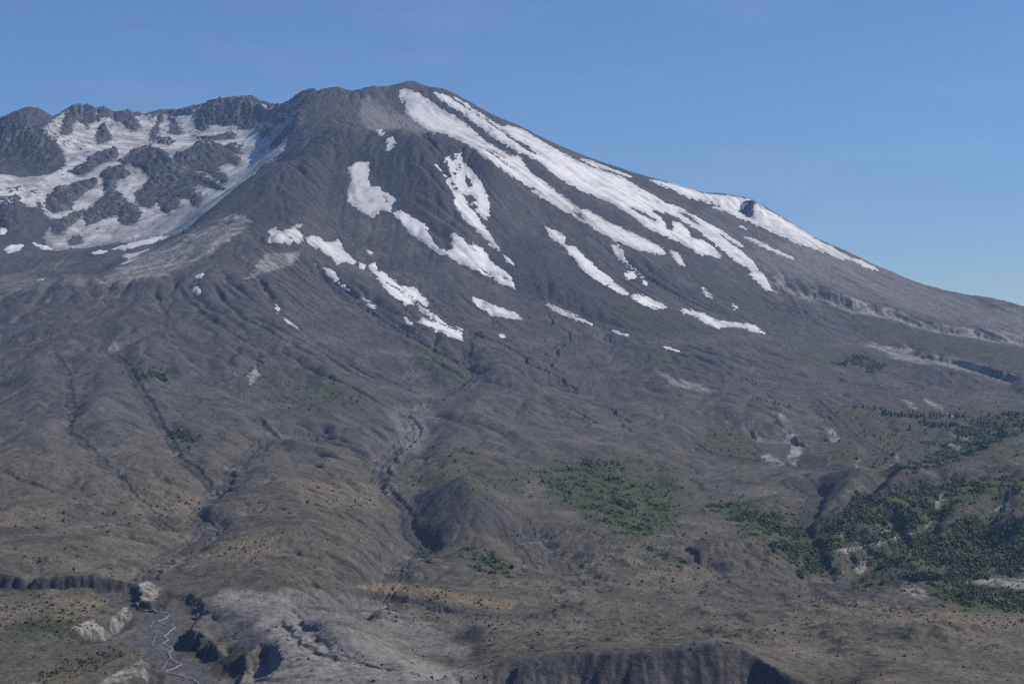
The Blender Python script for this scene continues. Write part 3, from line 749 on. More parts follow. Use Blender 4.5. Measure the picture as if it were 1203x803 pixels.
SCREE = [  # light loose slopes
 [(422,124),(432,112),(445,122),(470,138),(500,155),(480,156),(452,157),(436,150),(425,138)],
 [(112,330),(140,312),(170,297),(200,283),(235,268),(275,254),(292,262),(265,280),(235,305),(200,320),(160,332),(130,336)],
 [(0,325),(40,322),(70,330),(40,342),(0,345)],
 [(860,300),(900,320),(1000,345),(1100,375),(1203,395),(1203,360),(1100,338),(1000,300),(940,280)],
 [(300,700),(360,712),(420,740),(480,768),(560,785),(700,803),(700,830),(190,830),(250,800),(320,775),(300,745),(285,720)],
 [(455,480),(500,470),(520,500),(495,540),(470,520)],
 [(270,118),(300,117),(318,126),(316,133),(300,125),(280,121)],
 [(80,322),(105,328),(100,334),(70,332)],
 [(335,690),(430,700),(520,740),(560,770),(480,765),(400,745)],
]
TAN = [
 [(415,688),(450,684),(500,690),(560,700),(605,706),(600,716),(560,711),(500,705),(450,697)],
 [(395,700),(430,705),(480,715),(560,730),(540,728),(450,718)],
 [(120,670),(160,664),(162,680),(120,679)],
 [(0,700),(60,695),(130,705),(100,730),(0,735)],[(40,800),(110,775),(165,760),(170,768),(120,790),(60,812)],
 [(222,735),(238,728),(250,742),(246,748),(228,744)],
 [(780,660),(830,665),(850,685),(800,690),(740,680)],[(720,640),(760,635),(765,645),(720,645)],
 [(690,655),(740,648),(760,660),(700,668)],
 [(930,700),(1000,705),(1203,725),(1203,740),(1040,728),(940,712)],
 [(0,600),(70,595),(80,610),(30,620),(0,615)],[(250,640),(330,625),(350,645),(290,660),(240,660)],[(330,560),(450,570),(440,600),(360,590)],
 [(180,560),(240,580),(230,610),(150,600)],[(500,590),(540,560),(530,590)],
]
DARK = [  # dark ground, and steep faces whose shade is painted into the colour
 [(0,620),(40,600),(60,620),(20,635),(0,632)],[(500,630),(545,565),(600,612),(610,630),(560,622)],
 [(540,730),(560,735),(580,748),(560,752)],[(480,160),(540,165),(560,190),(550,230),(500,260),(450,240),(440,190)],
 [(300,190),(400,150),(430,180),(400,230),(330,262),(250,280)],
 [(545,300),(640,270),(740,350),(840,390),(740,390),(640,360)],
 [(60,210),(0,210),(0,140),(60,150),(85,195)],
]
green = union(GREEN, soft=5, wob=15, ymin=1400, ymax=6800)
for p in PALE[8:24]: green *= 1 - .9 * paint(p, soft=1.5, wob=5, ymin=1300)
olive = union(OLIVE, soft=10, wob=16, ymin=1300, ymax=7600)
pale = union(PALE, soft=1.6, wob=5, ymin=1300, ymax=8300)
scree = union(SCREE, soft=5, wob=9, ymin=1150, ymax=9700)
tan = union(TAN, soft=4, wob=10, ymin=1300, ymax=4500)
dark = union(DARK, soft=9, wob=12, ymin=1500, ymax=8800)

lA = chan_at(xs.astype(np.float32), Yc.astype(np.float32))
flow = flow_at(xs.astype(np.float32), Yc.astype(np.float32))
chan = sstep(1.5, 5.0, np.log1p(flow))
gz_y = np.gradient(ZM, axis=0) / np.gradient(YG, axis=0)
gz_x = np.gradient(ZM, axis=1) / np.gradient(XG, axis=1)
slope = np.sqrt(gz_x ** 2 + gz_y ** 2)

def C(*c): return np.array(c, np.float32)
def mixc(a, b, t): return a + (b - a) * t[..., None]
strk = np.clip(streak_at(xs.astype(np.float32), Yc.astype(np.float32)), -2.5, 2.5)
nz4 = fbm(XG / 16, YG / 22, 3, 79)
nz5 = fbm((XG + .4 * YG) / 6, YG / 40, 3, 85)
ang = sstep(.05, .25, slope)
col = np.broadcast_to(C(.092, .086, .084), PXs.shape + (3,)).copy()
lowm = sstep(380, 600, PYs + 60 * nz3) * sstep(6600, 5200, YG)
col = mixc(col, C(.122, .108, .078), lowm * .85)
col = mixc(col, C(.158, .136, .098), sstep(.0, .5, nz1 + .6 * nz3 + .25 * nz4) * lowm * .7)
col = mixc(col, C(.054, .050, .047), sstep(.05, .5, nz2 - .3 * nz3 + .3 * nz4) * .6)
col = mixc(col, C(.145, .135, .128), sstep(.10, .55, -nz2 + .3 * nz1 + .4 * nz4) * .45)
col = mixc(col, C(.155, .145, .135), sstep(.6, 2.2, strk) * ang * .42)
col = mixc(col, C(.050, .047, .048), sstep(.5, 2.2, -strk) * ang * .50)
col = mixc(col, C(.20, .18, .16), chan * sstep(-.1, .35, nz1 + .4 * nz2) * .40)
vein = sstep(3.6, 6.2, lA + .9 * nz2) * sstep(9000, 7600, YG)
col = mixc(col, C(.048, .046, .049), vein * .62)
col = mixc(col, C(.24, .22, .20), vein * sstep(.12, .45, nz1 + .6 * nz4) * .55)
col = mixc(col, C(.052, .050, .053), dark * .6)
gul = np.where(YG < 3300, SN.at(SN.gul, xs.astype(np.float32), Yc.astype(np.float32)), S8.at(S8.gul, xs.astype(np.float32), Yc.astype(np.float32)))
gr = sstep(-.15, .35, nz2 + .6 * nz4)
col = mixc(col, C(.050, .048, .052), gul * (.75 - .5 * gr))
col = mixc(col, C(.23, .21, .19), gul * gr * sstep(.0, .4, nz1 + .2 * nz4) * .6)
icf = paint([(112,332),(140,312),(170,297),(200,283),(235,266),(275,252),(298,260),(268,284),(235,304),(200,320),(160,333),(130,337)], soft=3, wob=6, ymin=5450, ymax=6700)
rib = fbm((XG * .8 - YG * .6) / 32, (XG * .6 + YG * .8) / 170, 4, 137, gain=.6)
col = mixc(col, C(.40, .385, .355), icf * sstep(-.25, .30, rib))
col = mixc(col, C(.060, .060, .064), icf * sstep(.05, .35, -rib) * .8)
rfl = paint([(850,232),(900,245),(1000,300),(1100,338),(1203,360),(1340,385),(1340,420),(1203,395),(1080,372),(1000,345),(900,318),(860,290),(820,250)], soft=8, wob=10, ymin=6000, ymax=9000)
col = mixc(col, C(.150, .143, .140), rfl * np.clip(.65 + .25 * strk + .3 * nz2, 0, 1))
ash = paint(TERR, soft=4, wob=8, ymin=1150, ymax=2050)
col = mixc(col, C(.265, .243, .222), ash * np.clip(.85 + .3 * nz2 + .2 * nz4, 0, 1))
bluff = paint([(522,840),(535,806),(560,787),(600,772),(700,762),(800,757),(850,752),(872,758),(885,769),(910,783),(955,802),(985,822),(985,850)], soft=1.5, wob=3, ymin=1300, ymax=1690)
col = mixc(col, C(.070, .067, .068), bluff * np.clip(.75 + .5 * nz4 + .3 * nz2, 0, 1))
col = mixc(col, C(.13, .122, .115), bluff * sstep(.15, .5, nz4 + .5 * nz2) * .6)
col = mixc(col, C(.20, .164, .115), tan * np.clip(.62 + .5 * nz2 + .3 * nz4, 0, 1))
col = mixc(col, C(.215, .204, .192), scree * np.clip(.60 + .35 * nz2 + .16 * strk, 0, 1))
col = mixc(col, C(.072, .080, .036), np.clip(olive * (.55 + .6 * nz1 + .5 * nz2 + .3 * nz4), 0, .85))
col = mixc(col, C(.064, .090, .030), np.clip(green * (.80 + .7 * nz2 + .5 * nz4), 0, 1))
steep = sstep(.55, .95, slope)
col = mixc(col, C(.090, .085, .085), steep * .4)
sp = np.where(YG < 3300, SN.at(SN.pale, xs.astype(np.float32), Yc.astype(np.float32)), S8.at(S8.pale, xs.astype(np.float32), Yc.astype(np.float32)))
pale = np.maximum(pale, np.clip(sp * 1.3, 0, 1))
col = mixc(col, C(.36, .335, .305), np.clip(pale * np.clip(.58 + .9 * nz2 + .30 * strk + .5 * nz4 + .6 * nz5, 0, 1), 0, 1))
# canyon floor: dark wet gravel
canm = np.zeros(PXs.shape, np.float32)
sl, sd = SN.can
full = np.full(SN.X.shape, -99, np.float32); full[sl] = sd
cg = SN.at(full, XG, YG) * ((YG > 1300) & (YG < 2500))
wall_shade = sstep(-3, 1, cg) * sstep(20, 12, cg) * (YG > 1300) * (YG < 2500)  # canyon walls turned from the sun: their shade is painted into the colour
canm = sstep(16, 30, cg) * (YG > 1300) * (YG < 2500)
col = mixc(col, C(.052, .050, .053), wall_shade * .75)
col = mixc(col, C(.105, .102, .106), canm * .85)
col = mixc(col, C(.20, .19, .18), canm * sstep(.15, .5, nz2 + .5 * nz4) * .5)
col = mixc(col, C(.36, .335, .305), pale * (YG < 2300) * np.clip(.42 + .5 * nz2 + .5 * nz4 + .16 * strk + .9 * nz5, 0, 1))
flat_t = paint([(412,689),(450,684),(500,689),(560,699),(608,706),(600,714),(560,710),(500,702),(450,695)], soft=1.5, wob=3, ymin=1700, ymax=3000)
col = mixc(col, C(.20, .155, .105), flat_t * .9)
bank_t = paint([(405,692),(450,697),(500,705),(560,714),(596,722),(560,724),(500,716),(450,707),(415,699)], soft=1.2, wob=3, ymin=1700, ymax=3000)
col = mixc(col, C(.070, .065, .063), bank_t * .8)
bas = paint([(234,710),(270,714),(300,728),(312,744),(322,757),(290,760),(262,752),(238,743),(222,730)], soft=2, wob=3, ymin=1300, ymax=2300)
col = mixc(col, C(.125, .119, .118), bas * .85)
ash2 = paint([(422,124),(432,112),(445,118),(475,136),(520,153),(500,156),(470,156),(440,154),(425,145)], soft=2, wob=4, ymin=7450, ymax=8600)
col = mixc(col, C(.225, .212, .205), ash2 * np.clip(.85 + .2 * strk, 0, 1))
cr = sstep(6400, 6800, YG) * sstep(400, 330, PXs)           # bare crater rock
col = mixc(col, C(.074, .073, .075), cr * .6)
rkg = S8.at(S8.rock, xs.astype(np.float32), Yc.astype(np.float32)) * (YG > 6300)
col = mixc(col, C(.20, .19, .185), rkg * sstep(.10, .5, nz2 + .25 * strk + .4 * nz4) * .55)
col = mixc(col, C(.040, .039, .042), rkg * sstep(.10, .5, -nz2 - .2 * strk - .3 * nz4) * .6)
col *= (1 + .24 * fbm(XG / 14, YG / 14, 3, 83) + .30 * fbm(XG / 4.5, YG / 9, 2, 87))[..., None]
col = np.clip(col * .86, .015, .9)

def mesh_grid(name, X, Y, Z, colr=None, faces=None):
    ny, nx = X.shape
    me = bpy.data.meshes.new(name)
    co = np.stack([X, Y, Z + EYE], -1).reshape(-1, 3).astype(np.float32)
    idx = np.arange(ny * nx).reshape(ny, nx)
    q = np.stack([idx[:-1, :-1], idx[:-1, 1:], idx[1:, 1:], idx[1:, :-1]], -1)
    q = q.reshape(-1, 4)
    if faces is not None: q = q[faces]
    if faces is not None:
        used, inv = np.unique(q, return_inverse=True); q = inv.reshape(-1, 4); co = co[used]
        if colr is not None: colr = colr.reshape(-1, 3)[used]
    me.vertices.add(len(co)); me.vertices.foreach_set('co', co.ravel())
    me.loops.add(q.size); me.loops.foreach_set('vertex_index', q.ravel().astype(np.int32))
    me.polygons.add(len(q)); me.polygons.foreach_set('loop_start', np.arange(0, q.size, 4, dtype=np.int32))
    me.polygons.foreach_set('use_smooth', np.ones(len(q), bool))
    if colr is not None:
        at = me.attributes.new('albedo', 'FLOAT_COLOR', 'POINT')
        c4 = np.concatenate([colr.reshape(-1, 3), np.ones((len(co), 1))], 1).astype(np.float32)
        at.data.foreach_set('color', c4.ravel())
    me.update(calc_edges=True)
    return me

def link(name, me, mat=None, parent=None, **props):
    o = bpy.data.objects.new(name, me)
    scene.collection.objects.link(o)
    if mat: me.materials.append(mat)
    if parent: o.parent = parent
    for k, v in props.items(): o[k] = v
    return o

def new_mat(name):
    m = bpy.data.materials.new(name); m.use_nodes = True
    nt = m.node_tree; b = nt.nodes['Principled BSDF']
    return m, nt, b
def node(nt, t, **kw):
    n_ = nt.nodes.new(t)
    for k, v in kw.items(): setattr(n_, k, v)
    return n_

# bare ground: measured tone x fine grain, with bump for stones below the sheet's own detail
m_ground, nt, b = new_mat('volcanic_ground')
b.inputs['Roughness'].default_value = 0.95
b.inputs['Specular IOR Level'].default_value = 0.15
att = node(nt, 'ShaderNodeAttribute', attribute_name='albedo')
tc = node(nt, 'ShaderNodeTexCoord')
n1 = node(nt, 'ShaderNodeTexNoise'); n1.inputs['Scale'].default_value = .16; n1.inputs['Detail'].default_value = 5; n1.inputs['Roughness'].default_value = .65
n2 = node(nt, 'ShaderNodeTexNoise'); n2.inputs['Scale'].default_value = .025; n2.inputs['Detail'].default_value = 6
mr = node(nt, 'ShaderNodeMapRange'); mr.inputs[1].default_value = .3; mr.inputs[2].default_value = .7; mr.inputs[3].default_value = .58; mr.inputs[4].default_value = 1.42
mr2 = node(nt, 'ShaderNodeMapRange'); mr2.inputs[1].default_value = .3; mr2.inputs[2].default_value = .7; mr2.inputs[3].default_value = .86; mr2.inputs[4].default_value = 1.14
mu = node(nt, 'ShaderNodeMath', operation='MULTIPLY')
vm = node(nt, 'ShaderNodeVectorMath', operation='SCALE')
bp = node(nt, 'ShaderNodeBump'); bp.inputs['Strength'].default_value = .8; bp.inputs['Distance'].default_value = 3.0
L = nt.links.new
L(tc.outputs['Object'], n1.inputs['Vector']); L(tc.outputs['Object'], n2.inputs['Vector'])
L(n1.outputs['Fac'], mr.inputs[0]); L(n2.outputs['Fac'], mr2.inputs[0]); L(mr.outputs[0], mu.inputs[0]); L(mr2.outputs[0], mu.inputs[1])
L(att.outputs['Color'], vm.inputs[0]); L(mu.outputs[0], vm.inputs['Scale']); L(vm.outputs[0], b.inputs['Base Color'])
L(n1.outputs['Fac'], bp.inputs['Height']); L(bp.outputs[0], b.inputs['Normal'])

fv = lambda m: m[:-1, :-1].ravel()
is_can = (np.maximum(cg, -9) > -2) & (YG > 1300) & (YG < 2500) & (SYG > 650)
is_near = (YG < 1160)
is_hill = (sdist([(965,650),(985,600),(1040,575),(1110,562),(1203,545),(2200,545),(2200,695),(1203,694),(1100,690),(1020,668),(980,672)], PXs, PYs) > 0) & (YG > 2000) & (YG < 4200)
is_mtn = (PYs + 25 * nz3 < 470) | (YG > 4600)
is_mtn &= ~is_near & ~is_can & ~is_hill
is_plain = ~(is_mtn | is_near | is_can | is_hill)
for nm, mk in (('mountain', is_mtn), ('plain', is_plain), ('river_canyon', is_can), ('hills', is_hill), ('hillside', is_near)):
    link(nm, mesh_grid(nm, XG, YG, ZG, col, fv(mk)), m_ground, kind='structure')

# ---------------------------------------------------------------- snow: every field and patch lies on the ground as a sheet of its own
def Z(ox, oy, *p): return [(ox + a / 6.015, oy + b / 6.015) for a, b in p]
Z1 = lambda *p: Z(400, 90, *p)
Z2 = lambda *p: Z(580, 130, *p)
Z3 = lambda *p: Z(640, 220, *p)
Z4 = lambda *p: Z(760, 190, *p)
Z5 = lambda *p: Z(400, 200, *p)
Z6 = lambda *p: Z(720, 270, *p)
Z7 = lambda *p: Z(420, 280, *p)
Z8 = lambda *p: Z(300, 250, *p)
Z9 = lambda *p: Z(150, 210, *p)
def Q3(*p): return [(600 + a / 2.869, 140 + b / 2.869) for a, b in p]
def Q1(*p): return [(a / 2.869, 80 + b / 2.869) for a, b in p]
SNOW = [
 # label, outline, holes, thickness
 ('long grey-white snow strip from just below the summit to a blunt lower end',
  Z1((415,100),(470,85),(540,115),(640,180),(740,245),(820,290),(900,345),(960,410),(1020,460),(1090,500)) + Z2((60,285),(120,315),(190,335),(215,380),(250,430),(330,490),(420,560),(500,615),(550,655),(600,690)) +
  Z3((225,148),(260,160),(300,155),(370,200),(440,245),(500,270),(560,300),(640,335),(720,375),(800,410),(835,435),(855,468),(800,470),(780,475),(720,450),(650,435),(590,410),(530,385),(470,360),(430,335),(380,310),(300,255),(230,220),(190,190),(110,150)) +
  Z2((410,650),(330,610),(275,570),(290,568),(330,595),(300,560),(260,540),(180,490),(110,450),(60,425)) + Z1((1140,660),(1060,605),(980,545),(920,490),(850,450),(790,425),(740,405),(650,390),(590,350),(520,300),(470,265),(465,215),(430,160)),
  [Z3((195,150),(240,170),(285,210),(288,240),(240,215),(200,185)), Z1((420,140),(440,150),(465,190),(462,210),(440,190))]),
 ('widest and brightest snowfield, splitting into two tongues low on the sunlit flank',
  Z1((650,110),(740,135),(800,160),(820,150),(900,200),(980,255),(1060,310),(1130,350),(1190,352)) + Z2((190,130),(280,180),(350,225),(430,270),(520,320),(610,365),(720,415),(830,448),(900,470),(980,520),(1060,565),(1130,605),(1203,650)) +
  Z4((220,320),(290,365),(350,395),(410,430),(470,455),(540,495),(600,540),(678,597),(640,582),(590,555),(530,515),(510,520),(560,560),(640,615),(700,660),(740,700),(770,740),(790,770)) +
  Z6((1050,300),(1090,360),(1120,430),(1080,420),(1030,360),(970,315),(990,300),(950,255),(890,235),(840,190),(780,140),(730,90)) +
  Z4((490,590),(490,570),(430,530),(370,480),(300,440),(240,400),(190,375),(90,340),(35,330),(30,355),(80,380),(130,430),(135,470),(180,490),(190,450),(180,425),(230,435),(280,470),(310,530),(330,540),(400,560),(450,590),(520,672),(480,675),(450,650),(385,665),(370,650),(310,615),(260,580),(190,545),(100,510),(0,465)) +
  Z3((700,265),(640,225),(600,190),(550,150),(500,125),(440,100),(380,75),(340,50),(290,30)) + Z2((591,541),(540,520),(470,475),(400,430),(360,385),(300,345),(240,310),(180,290),(120,255),(60,225)) + Z1((1083,431),(1020,380),(950,325),(880,270),(800,215),(720,165)),
  [Z1((780,162),(860,205),(960,270),(1050,335)) + Z2((60,160),(150,228),(250,295),(330,318),(245,248),(130,182)) + Z1((1100,345),(1000,285),(900,212),(820,160)),
   Z3((575,135),(640,150),(720,185),(770,210),(800,245),(760,240),(700,205),(620,165)), Z4((185,335),(250,350),(330,395),(400,460),(340,440),(260,395)), Z4((75,295),(150,340),(110,325)), Z2((360,243),(410,270),(380,262))]),
 ('smooth snow bowl below the skyline ridge around a dark pointed rock',
  Z4((25,132),(110,140),(210,160),(300,190),(400,225),(500,235),(600,245),(730,268),(760,285),(850,340),(960,400),(1080,475),(1203,552)) + [(985,295),(1000,303.5),(990,304)] + Z4((1203,612),(1080,575),(980,530),(880,490),(760,435),(680,405),(620,375),(580,350),(470,320),(540,320),(470,290),(380,265),(300,255),(240,225),(160,180),(80,155)),
  [Z4((735,266),(742,330),(755,408),(700,398),(638,347),(690,310))]),
 ('short thin snow tail at the lower tip of the skyline snow bowl', [(1001,304),(1012,306),(1031,317),(1018,314)], []),
 ('thin white snow stripe alone on grey rock beneath the skyline snow bowl', Z4((690,530),(760,555),(840,590),(910,625),(1000,665),(1035,688),(980,670),(900,640),(830,605),(760,570)), []),
 ('tiny snow fleck just above the thin white stripe on grey rock', Z4((652,453),(705,472),(685,472)), []),
 ('thin snow sliver along the skyline above the widest snowfield', Z2((620,342),(700,365),(800,400),(900,438),(975,468),(900,450),(800,415),(700,385)), []),
 ('narrow-waisted snow tongue pointing down the dark middle slope',
  Z3((5,270),(40,300),(90,315),(130,335),(140,370),(140,395),(165,410),(215,425),(250,460),(300,505),(340,545),(380,590),(440,625),(490,680),(550,715),(588,757),(540,750),(490,720),(445,705),(460,690),(420,680),(360,650),(300,600),(250,550),(200,490),(160,450),(138,408),(100,390),(50,355),(30,320)), []),
 ('slim curved snow streak ending in a thin tail beside a ragged scrap', Z3((465,410),(520,420),(550,460),(570,510),(610,560),(650,595),(700,630),(705,648),(650,615),(600,575),(540,530),(500,480)), []),
 ('small ragged snow scrap next to the tail of the slim curved streak', Z3((568,605),(620,600),(642,635),(600,642),(575,630)), []),
 ('dot of snow just below the tail of the slim curved streak', Z3((697,660),(718,668),(714,690),(700,676)), []),
 ('leaf-shaped snow patch just below the narrow-waisted snow tongue', Z6((135,460),(160,450),(230,475),(290,505),(340,510),(374,545),(330,555),(270,540),(190,515),(150,490)), []),
 ('long stepped snow patch lying under a dark rock band low on the flank', Z6((485,555),(530,565),(590,585),(640,590),(680,610),(720,635),(800,650),(850,655),(900,660),(950,670),(1010,680),(1035,710),(1070,732),(1000,710),(930,690),(870,680),(800,680),(720,685),(660,655),(610,620),(560,600),(500,590)), []),
 ('slanting snow patch between the blunt end of the grey-white strip and a pale cliff', Z6((410,145),(450,165),(490,215),(508,252),(470,240),(430,190)), []),
 ('small arrow-shaped snow patch above the long stepped patch', Z6((626,408),(665,440),(705,477),(663,457)), []),
 ('little snow crumb on the slope above the end of the stepped patch', Z6((848,530),(880,548),(862,552)), []),
 ('short narrow snow dash in a dark gully, upper of two in line', [(719,386.5),(730,390.5),(739,395),(728,393)], []),
 ('short narrow snow dash in a dark gully, lower of two in line', Q3((518,767),(540,772),(567,782),(540,779)), []),
 ('thin snow line in the gully below the narrow-waisted snow tongue', Q3((120,624),(160,637),(210,660),(272,690),(220,674),(170,657)), []),
 ('drop-shaped snow patch lying alone in the middle of the lower slope', Z7((820,415),(860,430),(920,465),(990,490),(1060,505),(1120,535),(1162,570),(1130,576),(1060,550),(1000,545),(950,540),(900,510),(840,475),(825,440)), []),
 ('tiny round snow spot below the drop-shaped patch', Z7((998,680),(1025,674),(1042,695),(1013,700)), []),
 ('long winding snow ribbon filling a gully down to a blunt snout', Z7((75,185),(120,175),(125,210),(150,235),(190,245),(240,290),(300,330),(360,350),(400,345),(435,385),(445,405),(480,430),(500,475),(540,520),(570,565),(610,590),(660,620),(735,645),(740,712),(680,697),(620,667),(570,657),(520,627),(470,612),(438,582),(465,565),(520,590),(535,585),(500,550),(450,510),(430,475),(410,455),(345,467),(300,435),(240,390),(180,330),(140,270),(100,230)), []),
 ('small snow lump just above the winding snow ribbon', Z7((12,172),(50,185),(42,212),(25,200)), []),
 ('small snow hook beside the lower half of the winding snow ribbon', Z7((333,560),(360,578),(402,600),(380,608),(350,592)), []),
 ('thin snow splinter on the edge of a dark gully under the winding ribbon', Z7((38,430),(80,455),(124,490),(75,468)), []),
 ('tiny snow dash to the side of the long hooked snowfield tip', Z7((1028,118),(1068,145),(1100,180),(1060,162)), []),
 ('dirty grey snowfield in the shade under the dark shoulder cliff', Z5((60,-20),(110,-55),(200,-60),(205,-10),(190,60),(215,120),(270,115),(290,150),(350,170),(405,215),(370,240),(352,280),(350,302),(310,285),(280,270),(270,300),(240,327),(180,312),(140,280),(90,245),(50,215),(60,150),(75,60)), [Z5((300,180),(330,185),(335,240),(318,230))]),
 ('white snow chute running from the shaded field into a broad ragged fan', Z5((370,305),(420,290),(430,265),(440,290),(490,315),(550,360),(590,380),(615,430),(630,465),(660,520),(710,560),(770,575),(795,550),(780,460),(800,440),(850,470),(900,530),(930,540),(935,515),(1000,560),(1040,600),(1060,640),(1110,680),(1160,720)) + Z7((1040,245),(1080,275),(1090,300),(1112,350),(1060,330),(1000,305),(960,270),(900,250),(840,225),(740,180),(640,125),(560,90),(500,50),(440,10)) + Z5((490,430),(440,370)),
  [Z7((838,203),(900,225),(975,258),(960,266),(880,237)), Z7((980,248),(1050,272),(1080,282),(1030,284))]),
 ('tall forked snowfield with a dark rock island on the steep middle face', Z1((740,575),(800,543),(850,550),(875,610),(930,670),(990,740),(1010,785)) + Z5((1000,110),(1030,190),(1045,240),(1054,300),(1030,352),(990,322),(965,282),(960,250),(925,232),(965,225),(960,195),(920,165),(872,168),(880,210),(910,260),(950,300),(1000,380),(1060,460),(1130,570),(1095,562),(1030,490),(950,410),(870,330),(800,235),(800,180),(750,100),(710,20)) + Z1((690,650),(670,625),(700,640),(740,710),(768,715),(762,660),(750,620),(715,605)),
  [Z5((883,53),(930,63),(932,100),(905,127),(883,92))]),
 ('rounded snow patch on the brow of the dark shoulder', Z1((320,437),(370,428),(403,480),(360,530),(325,547),(316,490)), []),
 ('curved snow sliver at the foot of the grey scree behind the shoulder', Z1((138,273),(200,315),(250,345),(292,370),(272,397),(240,362),(190,325)), []),
 ('small flat snow chip just under the curved snow sliver', Z1((266,410),(322,394),(290,420)), []),
 ('tiny snow speck beside a small dark rock on the shoulder crest', Z1((597,410),(633,420),(610,430)), []),
 ('ragged grey snow patch with finger-like ends on the crater ridge', Z8((88,130),(150,103),(130,125),(190,130),(250,115),(280,85),(328,90),(290,115),(325,150),(337,190),(320,212),(250,214),(200,205),(150,200),(88,207),(110,170)), []),
 ('pointed snow wedge between the ragged grey patch and the winding ribbon', Z8((356,180),(410,160),(450,180),(500,210),(570,205),(580,188),(610,240),(640,285),(707,345),(690,357),(620,345),(580,360),(540,320),(480,265),(420,230),(370,205)), []),
 ('broken snow strip under the pointed wedge, beside a dark gully', Z8((432,360),(500,385),(550,415),(592,465),(570,482),(530,450),(480,395)), []),
 ('thin snow needle continuing the broken strip down the gully edge', Z8((577,482),(630,510),(682,557),(620,525)), []),
 ('small snow crumb on brown rock above the winding ribbon', Z8((778,252),(832,285),(800,282)), []),
 ('narrow snow slit in a rill on the lower grey ridge', [(335,375.5),(342,379.5),(352.5,392),(344,386)], []),
 ('little snow fleck above the narrow slit in the same rill', [(323.5,359),(328,363),(327,366)], []),
 ('oval snow blot near the crest at the crater mouth', Z9((463,768),(500,768),(520,797),(500,817),(475,800)), []),
 ('faint snow patch on brown ground just above the oval blot', Z9((478,686),(530,672),(525,704)), []),
 # inside the crater
 ('great dirty snowfield over the crater floor and wall foot',
  [(50,151),(62,141),(72,134),(84,128),(111,130),(131,134),(152,136),(170,137),(185,137),(205,133),(230,131),(250,122),(290,119),(318,126),(345,129),(356,130),(356,136),(345,150),(332,178),(320,190),(300,205),(285,218),(265,238),(245,254),(222,270),(204,277),(185,277)] +
  [(160,285),(148,283),(120,287),(100,291),(76,292),(64,294),(54,284),(52,278),(58,268),(66,264)] + [(60,256),(50,248),(30,241),(0,242),(-40,240),(-40,206),(0,205),(20,208),(40,208),(62,203),(78,192),(74,178),(64,168),(56,160)],
  ROCKS[:-6] + [Q1((600,370),(640,378),(690,400),(650,400))] ),
 ('small snow patch at the edge of the black rubble, widest of the specks there', Q1((15,615),(35,595),(78,598),(65,612),(40,620)), []),
 ('thin snow line along the lower rim of the crater snowfield', Q1((110,590),(150,600),(186,612),(150,610)), []),
 ('long snow streak climbing beside the crevassed ice at the crater mouth', Q1((380,610),(420,598),(470,582),(530,570),(575,558),(570,566),(500,592),(430,608)), []),
 ('short snow bar under the long streak beside the crevassed ice', Q1((412,632),(440,628),(500,612),(470,628),(430,642)), []),
 ('flat snow bar on dark rubble between the streak and the crater snowfield', Q1((312,622),(340,615),(360,618),(330,626)), []),
 ('low snow strip along the foot of the crevassed ice', Q1((330,675),(380,665),(440,640),(470,640),(420,660),(360,680)), []),
 ('snow speck on black rubble at the edge of the picture', Q1((0,536),(22,540),(20,555),(0,560)), []),
 ('bright snow wedge on the pale lip of the crater mouth', Q1((122,715),(140,706),(152,706),(130,722)), []),
]
m_snow, nt, b = new_mat('old_snow')
L = nt.links.new
b.inputs['Roughness'].default_value = .75
b.inputs['Specular IOR Level'].default_value = .2
att = node(nt, 'ShaderNodeAttribute', attribute_name='albedo')
tc = node(nt, 'ShaderNodeTexCoord')
n1 = node(nt, 'ShaderNodeTexNoise'); n1.inputs['Scale'].default_value = .03; n1.inputs['Detail'].default_value = 7; n1.inputs['Roughness'].default_value = .62
mr = node(nt, 'ShaderNodeMapRange'); mr.inputs[1].default_value = .32; mr.inputs[2].default_value = .62; mr.inputs[3].default_value = .86; mr.inputs[4].default_value = 1.03
vm = node(nt, 'ShaderNodeVectorMath', operation='SCALE')
n2 = node(nt, 'ShaderNodeTexNoise'); n2.inputs['Scale'].default_value = .09; n2.inputs['Detail'].default_value = 4
bp = node(nt, 'ShaderNodeBump'); bp.inputs['Strength'].default_value = .35; bp.inputs['Distance'].default_value = 2.0
L(tc.outputs['Object'], n1.inputs['Vector']); L(tc.outputs['Object'], n2.inputs['Vector']); L(n1.outputs['Fac'], mr.inputs[0])
L(att.outputs['Color'], vm.inputs[0]); L(mr.outputs[0], vm.inputs['Scale']); L(vm.outputs[0], b.inputs['Base Color'])
L(n2.outputs['Fac'], bp.inputs['Height']); L(bp.outputs[0], b.inputs['Normal'])

